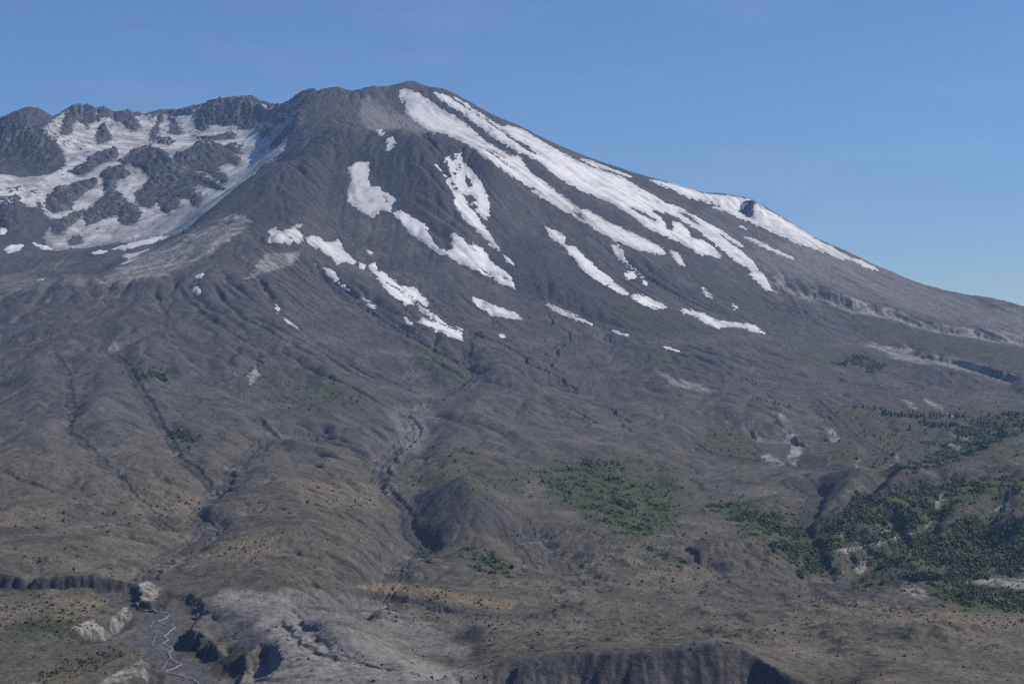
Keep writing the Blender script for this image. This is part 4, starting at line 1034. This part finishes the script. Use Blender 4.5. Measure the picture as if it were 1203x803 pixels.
ZSm = blur(ZM, 9)
j_in = np.searchsorted(cols, -60)
for k, (label, outline, holes) in enumerate(SNOW):
    P = np.array(outline)
    crater = label.startswith('great')
    incr = P[:, 0].max() < 200 or crater
    j0, j1 = np.searchsorted(cols, P[:, 0].min() - 4), np.searchsorted(cols, P[:, 0].max() + 4)
    sub = (slice(np.searchsorted(rows, 5200), np.searchsorted(rows, 10300)), slice(j0, j1 + 1))
    px, py = PXs[sub], PYs[sub]
    # first sheet row that is seen at each bearing and mark: skip ground that lies hidden behind a nearer crest
    seen = py <= np.minimum.accumulate(py, 0) + 1.2
    if crater: seen = YG[sub] > np.interp(px, [-60, 150, 200, 250, 300, 360], [6050, 6150, 6420, 6600, 6850, 7700])
    near = (py > P[:, 1].min() - 5) & (py < P[:, 1].max() + 5) & seen
    if crater: near = seen & (py < 300) & (YG[sub] < 10100)
    sd = np.full(px.shape, -9, np.float32)
    amp = 3.2 if crater else 1.8
    wx = px + amp * nz2[sub] + (4.6 if crater else 1.2) * nz4[sub]; wy = py + amp * .8 * nz1[sub] + (2.0 if crater else .9) * nz4[::-1][sub]
    size = min(np.ptp(P[:, 0]), np.ptp(P[:, 1]))
    if size < 6: wx, wy = px, py
    sd[near] = sdist(outline, wx[near], wy[near])
    for h in holes: sd[near] = np.minimum(sd[near], -sdist(h, wx[near], wy[near]) + (.2 if crater else 0))
    if crater:
        nn_ = fbm(XG[sub] / 75, YG[sub] / 95, 4, 111, gain=.6, ridged=True)
        sd = np.where(near, np.minimum(sd, (.80 - nn_) * 16), sd)
        sd = np.where(near, sd - np.clip(2.2 * sstep(.75, 1.25, slope[sub] + .35 * nz2[sub]), 0, 3), sd)
    thick = np.clip(sd * 1.0, -5, 1.4) + .4 + np.clip(sd * .07, 0, 2)
    zs = .75 * ZSm[sub] + .25 * ZM[sub] + .4 + thick + (.25 if crater else .12) * grain[sub]
    ok = sd > -2.6
    if not crater:                       # one patch, one piece
        reg = np.zeros(ok.shape, bool); reg[np.unravel_index(np.argmax(sd), sd.shape)] = True
        i0_, i1_ = np.flatnonzero(ok.any(1))[[0, -1]]; o_ = ok[i0_:i1_ + 1]; r_ = reg[i0_:i1_ + 1]; cnt = -1
        while r_.sum() != cnt:
            cnt = r_.sum()
            for _ in range(12):
                g_ = r_.copy(); g_[1:] |= r_[:-1]; g_[:-1] |= r_[1:]; g_[:, 1:] |= g_[:, :-1].copy(); g_[:, :-1] |= g_[:, 1:].copy(); r_ = g_ & o_
        ok = np.zeros(ok.shape, bool); ok[i0_:i1_ + 1] = r_
    fq = (ok[:-1, :-1] & ok[1:, :-1] & ok[:-1, 1:] & ok[1:, 1:]).ravel()
    if fq.sum() < 1: print('no snow', label); continue
    dirt = .5 + .9 * nz1[sub] + .5 * nz3[sub]
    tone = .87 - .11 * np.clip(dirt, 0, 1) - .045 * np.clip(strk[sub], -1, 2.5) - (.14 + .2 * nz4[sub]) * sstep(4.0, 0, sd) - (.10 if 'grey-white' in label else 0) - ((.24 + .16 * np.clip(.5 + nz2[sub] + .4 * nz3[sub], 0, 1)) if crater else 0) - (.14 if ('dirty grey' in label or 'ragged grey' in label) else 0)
    tone = tone - .16 * sstep(.05, .45, nz2[sub] + .5 * nz1[sub] + .25 * strk[sub])
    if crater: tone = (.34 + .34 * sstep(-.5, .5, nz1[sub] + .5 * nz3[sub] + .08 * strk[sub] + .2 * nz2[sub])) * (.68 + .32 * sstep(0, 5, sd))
    cs = np.stack([tone, tone * .975, tone * .955], -1).astype(np.float32)
    me = mesh_grid('snow_patch', XG[sub], YG[sub], zs, cs, fq)
    link('snowfield' if fq.sum() > 4000 else 'snow_patch', me, m_snow, label=label, category='snowfield' if fq.sum() > 4000 else 'snow patch',
         group='snow lying on the mountain')

# ---------------------------------------------------------------- plants
def ground(px, Y):
    j = np.interp(px, cols, np.arange(len(cols))); i = np.interp(Y, rows, np.arange(len(rows)))
    return bilin(ZG, i, j)
runmin = np.minimum.accumulate(SYG, 0)
dSY = np.zeros_like(SYG); dSY[1:] = np.clip(np.concatenate([np.full((1, SYG.shape[1]), 900.0), runmin[:-1]], 0)[1:] - SYG[1:], 0, 6)
dSY *= ((np.abs(PXg - 601) < 650) | ((PXg > 1200) & (PXg < 1430))) & (YG > 1160)
dSY *= np.gradient(cols)[None]
i_near = np.searchsorted(rows, 7200)
rng = np.random.RandomState(4)
def scatter(dens, n):
    w = (dens * dSY)[:i_near].ravel().astype(np.float64); w /= w.sum()
    k = rng.choice(len(w), n, p=w)
    i, j = np.unravel_index(k, (i_near, SYG.shape[1]))
    px = PXg[i, j] + rng.uniform(-.5, .5, n) * np.gradient(cols)[j]; Y = YG[i, j] + rng.uniform(-.5, .5, n) * np.maximum(np.gradient(rows)[i], 1)
    return px, Y, ground(px, Y)
zfine = ZG.astype(np.float32)
def see(px, py):
    """where the line of sight at this bearing and mark meets the ground"""
    j = np.clip(int(round(float(np.interp(px, cols, np.arange(len(cols)))))), 0, len(cols) - 1)
    c = SYG[:, j]; i0 = np.searchsorted(rows, 1165)
    i = i0 + int(np.argmax(c[i0:] <= py))
    Y = rows[i]
    return (px - CX) / F * Y, Y, float(ground(px, Y))

ICO = None
def ico():
    t = (1 + 5 ** .5) / 2
    v = np.array([(-1,t,0),(1,t,0),(-1,-t,0),(1,-t,0),(0,-1,t),(0,1,t),(0,-1,-t),(0,1,-t),(t,0,-1),(t,0,1),(-t,0,-1),(-t,0,1)], float)
    v /= np.linalg.norm(v[0])
    f = np.array([(0,11,5),(0,5,1),(0,1,7),(0,7,10),(0,10,11),(1,5,9),(5,11,4),(11,10,2),(10,7,6),(7,1,8),(3,9,4),(3,4,2),(3,2,6),(3,6,8),(3,8,9),(4,9,5),(2,4,11),(6,2,10),(8,6,7),(9,8,1)])
    return v, f
IV, IF = ico()
def tri_mesh(name, V, Fc, colr=None, smooth=False):
    me = bpy.data.meshes.new(name); n_ = len(V); m_ = len(Fc)
    me.vertices.add(n_); me.vertices.foreach_set('co', np.asarray(V, np.float32).ravel())
    me.loops.add(m_ * 3); me.loops.foreach_set('vertex_index', np.asarray(Fc, np.int32).ravel())
    me.polygons.add(m_); me.polygons.foreach_set('loop_start', np.arange(0, m_ * 3, 3, dtype=np.int32))
    me.polygons.foreach_set('use_smooth', np.full(m_, smooth))
    if colr is not None:
        at = me.attributes.new('albedo', 'FLOAT_COLOR', 'POINT')
        at.data.foreach_set('color', np.concatenate([colr, np.ones((n_, 1))], 1).astype(np.float32).ravel())
    me.update(calc_edges=True)
    return me
def clumps(P, size, flat, tone, seed):
    """many small irregular leaf clumps as one mesh: P (n,3) bases"""
    r = np.random.RandomState(seed); n_ = len(P)
    sc = size[:, None, None] * r.uniform(.65, 1.3, (n_, 12, 1))
    ang = r.rand(n_) * 6.283; ca, sa = np.cos(ang)[:, None], np.sin(ang)[:, None]
    v = IV[None] * sc
    v = np.stack([v[..., 0] * ca - v[..., 1] * sa, v[..., 0] * sa + v[..., 1] * ca, v[..., 2] * flat[:, None]], -1)
    v[..., 2] += (size * flat * .55)[:, None]
    v += P[:, None]
    f = (IF[None] + 12 * np.arange(n_)[:, None, None]).reshape(-1, 3)
    c = np.repeat(tone[:, None], 12, 1) * r.uniform(.75, 1.25, (n_, 12, 1))
    return v.reshape(-1, 3), f, c.reshape(-1, 3)

def leaf_mat(name):
    m, nt, b = new_mat(name)
    att = node(nt, 'ShaderNodeAttribute', attribute_name='albedo')
    tc = node(nt, 'ShaderNodeTexCoord'); nz = node(nt, 'ShaderNodeTexNoise'); nz.inputs['Scale'].default_value = 1.2
    mr = node(nt, 'ShaderNodeMapRange'); mr.inputs[3].default_value = .6; mr.inputs[4].default_value = 1.4
    vm = node(nt, 'ShaderNodeVectorMath', operation='SCALE'); L = nt.links.new
    L(tc.outputs['Object'], nz.inputs['Vector']); L(nz.outputs['Fac'], mr.inputs[0]); L(att.outputs['Color'], vm.inputs[0]); L(mr.outputs[0], vm.inputs['Scale'])
    L(vm.outputs[0], b.inputs['Base Color']); b.inputs['Roughness'].default_value = .8; b.inputs['Specular IOR Level'].default_value = .2
    return m
m_leaf = leaf_mat('shrub_leaves'); m_needle = leaf_mat('conifer_needles')
m_bark, nt, b = new_mat('bark')
nzb = node(nt, 'ShaderNodeTexNoise'); nzb.inputs['Scale'].default_value = 6
crb = node(nt, 'ShaderNodeValToRGB'); crb.color_ramp.elements[0].color = (.05, .04, .03, 1); crb.color_ramp.elements[1].color = (.14, .11, .085, 1)
nt.links.new(nzb.outputs['Fac'], crb.inputs[0]); nt.links.new(crb.outputs[0], b.inputs['Base Color']); b.inputs['Roughness'].default_value = .9

# alder and willow thickets that cover the damp hollows: nobody could count them
gd = np.clip(green * (.30 + 1.5 * nz2 + .9 * nz1 + .6 * nz4), 0, 1.0) * (1 - .80 * (PYs < 640) * (PXs < 800) * (PXs > 610))
px, Y, z = scatter(gd, 42000)
size = np.clip(rng.lognormal(.25, .45, len(px)), .7, 4.5) * np.clip(Y / 2900, .6, 1.5)
tone = np.array([.060, .078, .028])[None] * rng.uniform(.5, 1.5, (len(px), 1)) * np.array([1, 1, 1])[None] + rng.uniform(-.01, .012, (len(px), 1)) * np.array([1, .6, .1])
v, f, c = clumps(np.stack([(px - CX) / F * Y, Y, z + EYE], -1), size, rng.uniform(.7, 1.15, len(px)), np.clip(tone, .008, .2), 3)
link('thicket', tri_mesh('thicket', v, f, c), m_leaf, kind='stuff')

# low shrubs dotted over the debris plain
plain = sstep(520, 640, PYs) * sstep(5200, 3600, YG) * (1 - .9 * canm) * (1 - .7 * sstep(.5, .8, slope))
den = plain * (.10 + 2.6 * np.clip(nz1 + nz2 * .8 + .3 * nz4 - .12, 0, 1) + 1.2 * tan + .9 * olive) * (1 - .75 * paint([(280,690),(400,700),(560,780),(700,803),(700,850),(180,850),(330,770)], wob=2)) * (1 - paint([(520,830),(545,795),(600,768),(700,760),(800,755),(870,758),(900,772),(960,802),(990,830)], wob=1) * .6)
den += .8 * olive * sstep(400, 450, PYs) * sstep(7000, 6000, YG)
px, Y, z = scatter(den, 7000)
size = np.clip(rng.lognormal(-.15, .45, len(px)), .4, 2.4) * np.clip(Y / 2100, .75, 2.2)
tone = np.array([.050, .056, .032])[None] * rng.uniform(.5, 1.5, (len(px), 1))
v, f, c = clumps(np.stack([(px - CX) / F * Y, Y, z + EYE], -1), size, rng.uniform(.6, 1.05, len(px)), tone, 5)
link('low_shrubs', tri_mesh('low_shrubs', v, f, c), m_leaf, kind='stuff')

# the shrubs that show as separate dark dots: things of their own
def shrub_mesh(seed):
    r = np.random.RandomState(seed); n_ = 7 + seed % 3
    P = np.stack([r.uniform(-.62, .62, n_), r.uniform(-.62, .62, n_), r.uniform(-.1, .45, n_)], -1)
    v, f, c = clumps(P, r.uniform(.32, .6, n_), r.uniform(.8, 1.15, n_), np.array([.045, .052, .030])[None] * r.uniform(.6, 1.4, (n_, 1)), seed)
    return tri_mesh('shrub', v, f, c)
shrub_meshes = [shrub_mesh(s) for s in range(6)]
for m in shrub_meshes: m.materials.append(m_leaf)
def put_shrub(px, py, s, label, group, hit_Y=None):
    X, Y, z = see(px, py)
    o = bpy.data.objects.new('shrub', rng.choice(shrub_meshes)); scene.collection.objects.link(o)
    o.location = (X, Y, z + EYE - .05); o.scale = (s * rng.uniform(.85, 1.25), s * rng.uniform(.85, 1.25), s * rng.uniform(.75, 1.05)); o.rotation_euler.z = rng.uniform(0, 6.28)
    o['label'] = label; o['category'] = 'shrub'; o['group'] = group
def in_poly(poly, n, r):
    P = np.array(poly); out_ = []
    while len(out_) < n:
        a = r.uniform(P[:, 0].min(), P[:, 0].max(), 200); b_ = r.uniform(P[:, 1].min(), P[:, 1].max(), 200)
        k = sdist(poly, a, b_) > 0
        out_ += list(zip(a[k], b_[k]))
    return out_[:n]
SINGLE = [  # the ones set apart on the pale terrace: mark, size (m), what marks it out
 (351, 775, 2.1, 'widest dark shrub of the pair on the pale ash terrace'), (362, 775, 1.9, 'dark shrub beside the widest one on the pale ash terrace'),
 (338, 752, 1.5, 'elongated dark shrub in the short row near the edge of the pale terrace'), (366, 788, 1.3, 'dark shrub alone below the pair on the pale ash terrace'),
 (449, 781, 1.5, 'lone round shrub in the middle of the pale ash terrace'), (439, 800, 1.6, 'dark shrub at the bottom edge of the picture on pale ash'),
 (401, 800, 1.4, 'low dark shrub at the bottom edge, the one nearer the canyon'), (570, 797, 1.7, 'shrub at the lip of the pale terrace above the dark badland slope'),
 (507, 796, 1.6, 'darkest shrub of the loose cluster near the tip of the pale terrace'),
]
for a, b_, s, lab in SINGLE: put_shrub(a, b_, s, lab, 'single shrubs on the pale terrace')
G1 = [(470,784),(560,795),(600,801),(480,801)]
for a, b_ in in_poly(G1, 14, rng): put_shrub(a, b_, rng.uniform(.8, 1.4), 'small dark shrub in the loose cluster at the tip of the pale ash terrace', 'shrub cluster at the tip of the pale terrace')
G2 = [(310,735),(350,745),(440,775),(430,782),(350,760),(310,750)]
for a, b_ in in_poly(G2, 16, rng): put_shrub(a, b_, rng.uniform(.7, 1.2), 'small shrub on the pale ash terrace beyond the canyon rim', 'shrubs near the canyon rim')
for t in np.linspace(0, 1, 62):       # the thorny band left of the river
    a = 48 + 88 * t + rng.uniform(-12, 12); b_ = 797 - 34 * t + rng.uniform(-5, 5)
    put_shrub(a, b_, rng.uniform(.9, 2.0), 'dark green shrub in the thick band along the slope west of the river', 'shrub band west of the river')
for a, b_ in in_poly([(0,712),(60,706),(110,708),(95,732),(40,742),(0,738)], 60, rng):
    put_shrub(a, b_, rng.uniform(.9, 2.1), 'dark shrub in the thicket-like cluster on the flat behind the white cut bank', 'shrub cluster behind the white cut bank')
for a, b_ in in_poly([(560,722),(700,728),(880,735),(980,750),(900,752),(860,748),(700,753),(600,758)], 78, rng):
    put_shrub(a, b_, rng.uniform(1.0, 1.9), 'dark shrub on the tan flat just above the rim of the badland scarp', 'shrubs above the badland scarp')
for a, b_ in in_poly([(420,698),(560,716),(620,735),(560,735),(470,722)], 48, rng):
    put_shrub(a, b_, rng.uniform(1.0, 1.9), 'dark shrub on the tan bench below the dark curved bank', 'shrubs on the tan bench')

# conifers: tapered trunk and a ragged crown of drooping whorls
def conifer_meshes(seed):
    r = np.random.RandomState(seed)
    k = 6; V = []; Fc = []
    for i in range(4):
        rr = .028 * (1 - i / 3.4); zz = i / 3 * .92
        for a in range(k): V.append((rr * math.cos(a * 6.283 / k), rr * math.sin(a * 6.283 / k), zz - .03))
    for i in range(3):
        for a in range(k):
            p, q = i * k + a, i * k + (a + 1) % k
            Fc += [(p, q, q + k), (p, q + k, p + k)]
    tr = tri_mesh('trunk', V, Fc); tr.materials.append(m_bark)
    V = []; Fc = []; cc = []
    nw = 13
    for w in range(nw):
        t = w / (nw - 1); z = .10 + .86 * t; rad = (.21 * (1 - t) ** .85 + .012) * r.uniform(.85, 1.12)
        nb = 9 if t < .6 else 6
        for a in range(nb):
            an = (a + r.uniform(-.3, .3)) * 6.283 / nb + w; L_ = rad * r.uniform(.65, 1.2); ww = .5 * L_ + .012
            ca, sa = math.cos(an), math.sin(an); i0 = len(V)
            V += [(0, 0, z + .05), (L_ * .6 * ca - ww * sa * .6, L_ * .6 * sa + ww * ca * .6, z - .012), (L_ * ca, L_ * sa, z - .05 * (1 - t) - .02), (L_ * .6 * ca + ww * sa * .6, L_ * .6 * sa - ww * ca * .6, z - .012), (L_ * .5 * ca, L_ * .5 * sa, z + .03)]
            Fc += [(i0, i0 + 1, i0 + 4), (i0 + 1, i0 + 2, i0 + 4), (i0 + 2, i0 + 3, i0 + 4), (i0 + 3, i0, i0 + 4), (i0, i0 + 3, i0 + 1), (i0 + 1, i0 + 3, i0 + 2)]
            cc += [np.array([.024, .034, .022]) * r.uniform(.6, 1.5)] * 5
    cr_ = tri_mesh('crown', V, Fc, np.array(cc)); cr_.materials.append(m_needle)
    return tr, cr_
con = [conifer_meshes(s) for s in range(5)]
def put_conifer(px, py, h, label, group):
    X, Y, z = see(px, py)
    e = bpy.data.objects.new('conifer', None); scene.collection.objects.link(e)
    e.location = (X, Y, z + EYE - .1); s = h * rng.uniform(.8, 1.2); e.scale = (s * rng.uniform(.95, 1.4),) * 2 + (s,); e.rotation_euler.z = rng.uniform(0, 6.28)
    e['label'] = label; e['category'] = 'tree'; e['group'] = group
    tr, cr_ = con[rng.randint(len(con))]
    for nm, me in (('trunk', tr), ('crown', cr_)):
        o = bpy.data.objects.new(nm, me); scene.collection.objects.link(o); o.parent = e
BELTS = [
 ([(1003,478),(1028,481),(1045,485)], 2.2, 26, 10, 'dark conifer at the thin end of the long tree belt'),
 ([(1036,486),(1060,489),(1085,490),(1110,489),(1138,491)], 2.6, 92, 12, 'dark conifer packed in the dense middle of the long tree belt'),
 ([(1086,501),(1105,502),(1128,499)], 2.4, 34, 11, 'dark conifer in the short second row under the long tree belt'),
 ([(1140,496),(1165,492),(1203,486)], 4, 40, 11, 'dark conifer on the hillside rising behind the grey bare dome'),
 ([(1125,514),(1160,506),(1203,498)], 5, 44, 10, 'dark conifer on the green spur above the pale striped scars'),
 ([(885,468),(905,473),(930,478)], 1.6, 16, 8, 'small conifer in the loose line where the grey plain meets the gullies'),
 ([(868,446),(885,450),(915,456)], 2.2, 15, 8, 'small conifer scattered beside the dark gully edge high on the plain'),
 ([(1015,510),(1040,520),(1060,512)], 6, 18, 10, 'conifer standing among pale eroded gullies below the tree belt'),
 ([(1090,455),(1140,467),(1190,474)], 4, 14, 8, 'tiny conifer scattered on the grey slope below the shadowed cliffs'),
]
for line, spread, n_, h, lab in BELTS:
    P = np.array(line, float); tt = np.linspace(0, len(P) - 1, n_)
    for t in tt:
        t = np.clip(t + rng.uniform(-.15, .15), 0, len(P) - 1)
        a = np.interp(t, range(len(P)), P[:, 0]) + rng.uniform(-1.5, 1.5); b_ = np.interp(t, range(len(P)), P[:, 1]) + rng.normal(0, spread * .55)
        put_conifer(a, b_, h * rng.uniform(.7, 1.3), lab, 'conifers: ' + lab.split(' ', 2)[2])
e = put_conifer(1069, 505, 19, 'largest dark conifer standing by itself under the long tree belt', 'single conifers')

# ---------------------------------------------------------------- the river on the canyon floor
RIV = Z(40, 660, (700,305),(735,318),(775,345),(830,355),(920,363),(965,376),(930,402),(870,418),(905,438),(950,452),(1000,466),(960,492),(918,530),(950,552),(900,582),(960,598),(985,612),(950,640),(970,690),(1010,712),(1050,728),(1000,750),(920,774)) + Z(180, 670, (120,735),(200,745),(260,765),(300,785),(325,806),(340,830))
def ribbon(name, line, w, zoff, mat, **props):
    pts_ = []
    for a, b_ in line: pts_.append(see(a, b_))
    P = np.array(pts_)
    # resample and smooth
    d = np.r_[0, np.cumsum(np.hypot(*np.diff(P[:, :2], axis=0).T))]; s = np.arange(0, d[-1], 2.0)
    q = np.stack([np.interp(s, d, P[:, k]) for k in range(2)], -1)
    for _ in range(7): q[1:-1] = (q[:-2] + 2 * q[1:-1] + q[2:]) / 4
    zz = np.array([float(ground(CX + F * x / y, y)) for x, y in q])
    for _ in range(6): zz[1:-1] = (zz[:-2] + 2 * zz[1:-1] + zz[2:]) / 4
    t = np.gradient(q, axis=0); nrm = np.stack([-t[:, 1], t[:, 0]], -1) / (np.linalg.norm(t, axis=1)[:, None] + 1e-6)
    ww = w * np.clip(1 + 1.1 * fbm(s / 14, s * 0 + 3, 3, 5), .35, 2.2)[:, None]
    offs = np.array([-1, -.5, 0, .5, 1.0])
    X = q[:, None, 0] + nrm[:, None, 0] * ww * offs; Yy = q[:, None, 1] + nrm[:, None, 1] * ww * offs
    gz = ground(CX + F * X / Yy, Yy)
    Zz = np.maximum(zz[:, None], gz) + zoff - np.array([.6, 0, 0, 0, .6])
    return link(name, mesh_grid(name, X, Yy, Zz), mat, **props)
m_water, nt, b = new_mat('silty_water')
nzw = node(nt, 'ShaderNodeTexNoise'); nzw.inputs['Scale'].default_value = .35; nzw.inputs['Detail'].default_value = 4
crw = node(nt, 'ShaderNodeValToRGB'); crw.color_ramp.elements[0].color = (.16, .155, .15, 1); crw.color_ramp.elements[1].color = (.34, .32, .30, 1)
tcw = node(nt, 'ShaderNodeTexCoord'); nt.links.new(tcw.outputs['Object'], nzw.inputs['Vector'])
nt.links.new(nzw.outputs['Fac'], crw.inputs[0]); nt.links.new(crw.outputs[0], b.inputs['Base Color']); b.inputs['Roughness'].default_value = .3
ribbon('river', RIV, 1.15, .8, m_water, kind='structure')
ribbon('river', [(163.5,713),(172,720),(181,728),(176,737),(184,746),(178,757),(190,768),(196,778),(190,788)], .5, .5, m_water, kind='structure')

# plain out to the horizon, below everything else
m_far, nt, b = new_mat('distant_plain')
nzf = node(nt, 'ShaderNodeTexNoise'); nzf.inputs['Scale'].default_value = .002
crf = node(nt, 'ShaderNodeValToRGB'); crf.color_ramp.elements[0].color = (.04, .06, .035, 1); crf.color_ramp.elements[1].color = (.12, .11, .09, 1)
tcf = node(nt, 'ShaderNodeTexCoord'); nt.links.new(tcf.outputs['Object'], nzf.inputs['Vector'])
nt.links.new(nzf.outputs['Fac'], crf.inputs[0]); nt.links.new(crf.outputs[0], b.inputs['Base Color']); b.inputs['Roughness'].default_value = .95
gme = bpy.data.meshes.new('ground')
gme.from_pydata([(-70000, -70000, 4), (70000, -70000, 4), (70000, 70000, 4), (-70000, 70000, 4)], [], [(0, 1, 2, 3)])
link('ground', gme, m_far, kind='structure')

# ---------------------------------------------------------------- air between here and the mountain
hz = bpy.data.meshes.new('haze')
x0, x1, y0, y1, z0, z1 = -9500, 9500, -200, 16500, -8 , EYE + 1420
hv = [(x, y, z) for x in (x0, x1) for y in (y0, y1) for z in (z0, z1)]
hz.from_pydata(hv, [], [(0,1,3,2),(4,6,7,5),(0,4,5,1),(2,3,7,6),(0,2,6,4),(1,5,7,3)])
hz.update()
m_haze = bpy.data.materials.new('haze'); m_haze.use_nodes = True
nt = m_haze.node_tree; nt.nodes.clear()
out = nt.nodes.new('ShaderNodeOutputMaterial'); pv = nt.nodes.new('ShaderNodeVolumePrincipled')
pv.inputs['Color'].default_value = (.40, .62, 1.0, 1)
pv.inputs['Density'].default_value = 3.0e-5
pv.inputs['Anisotropy'].default_value = 0.0
nt.links.new(pv.outputs[0], out.inputs['Volume'])

haze = link('haze', hz, m_haze, kind='stuff')
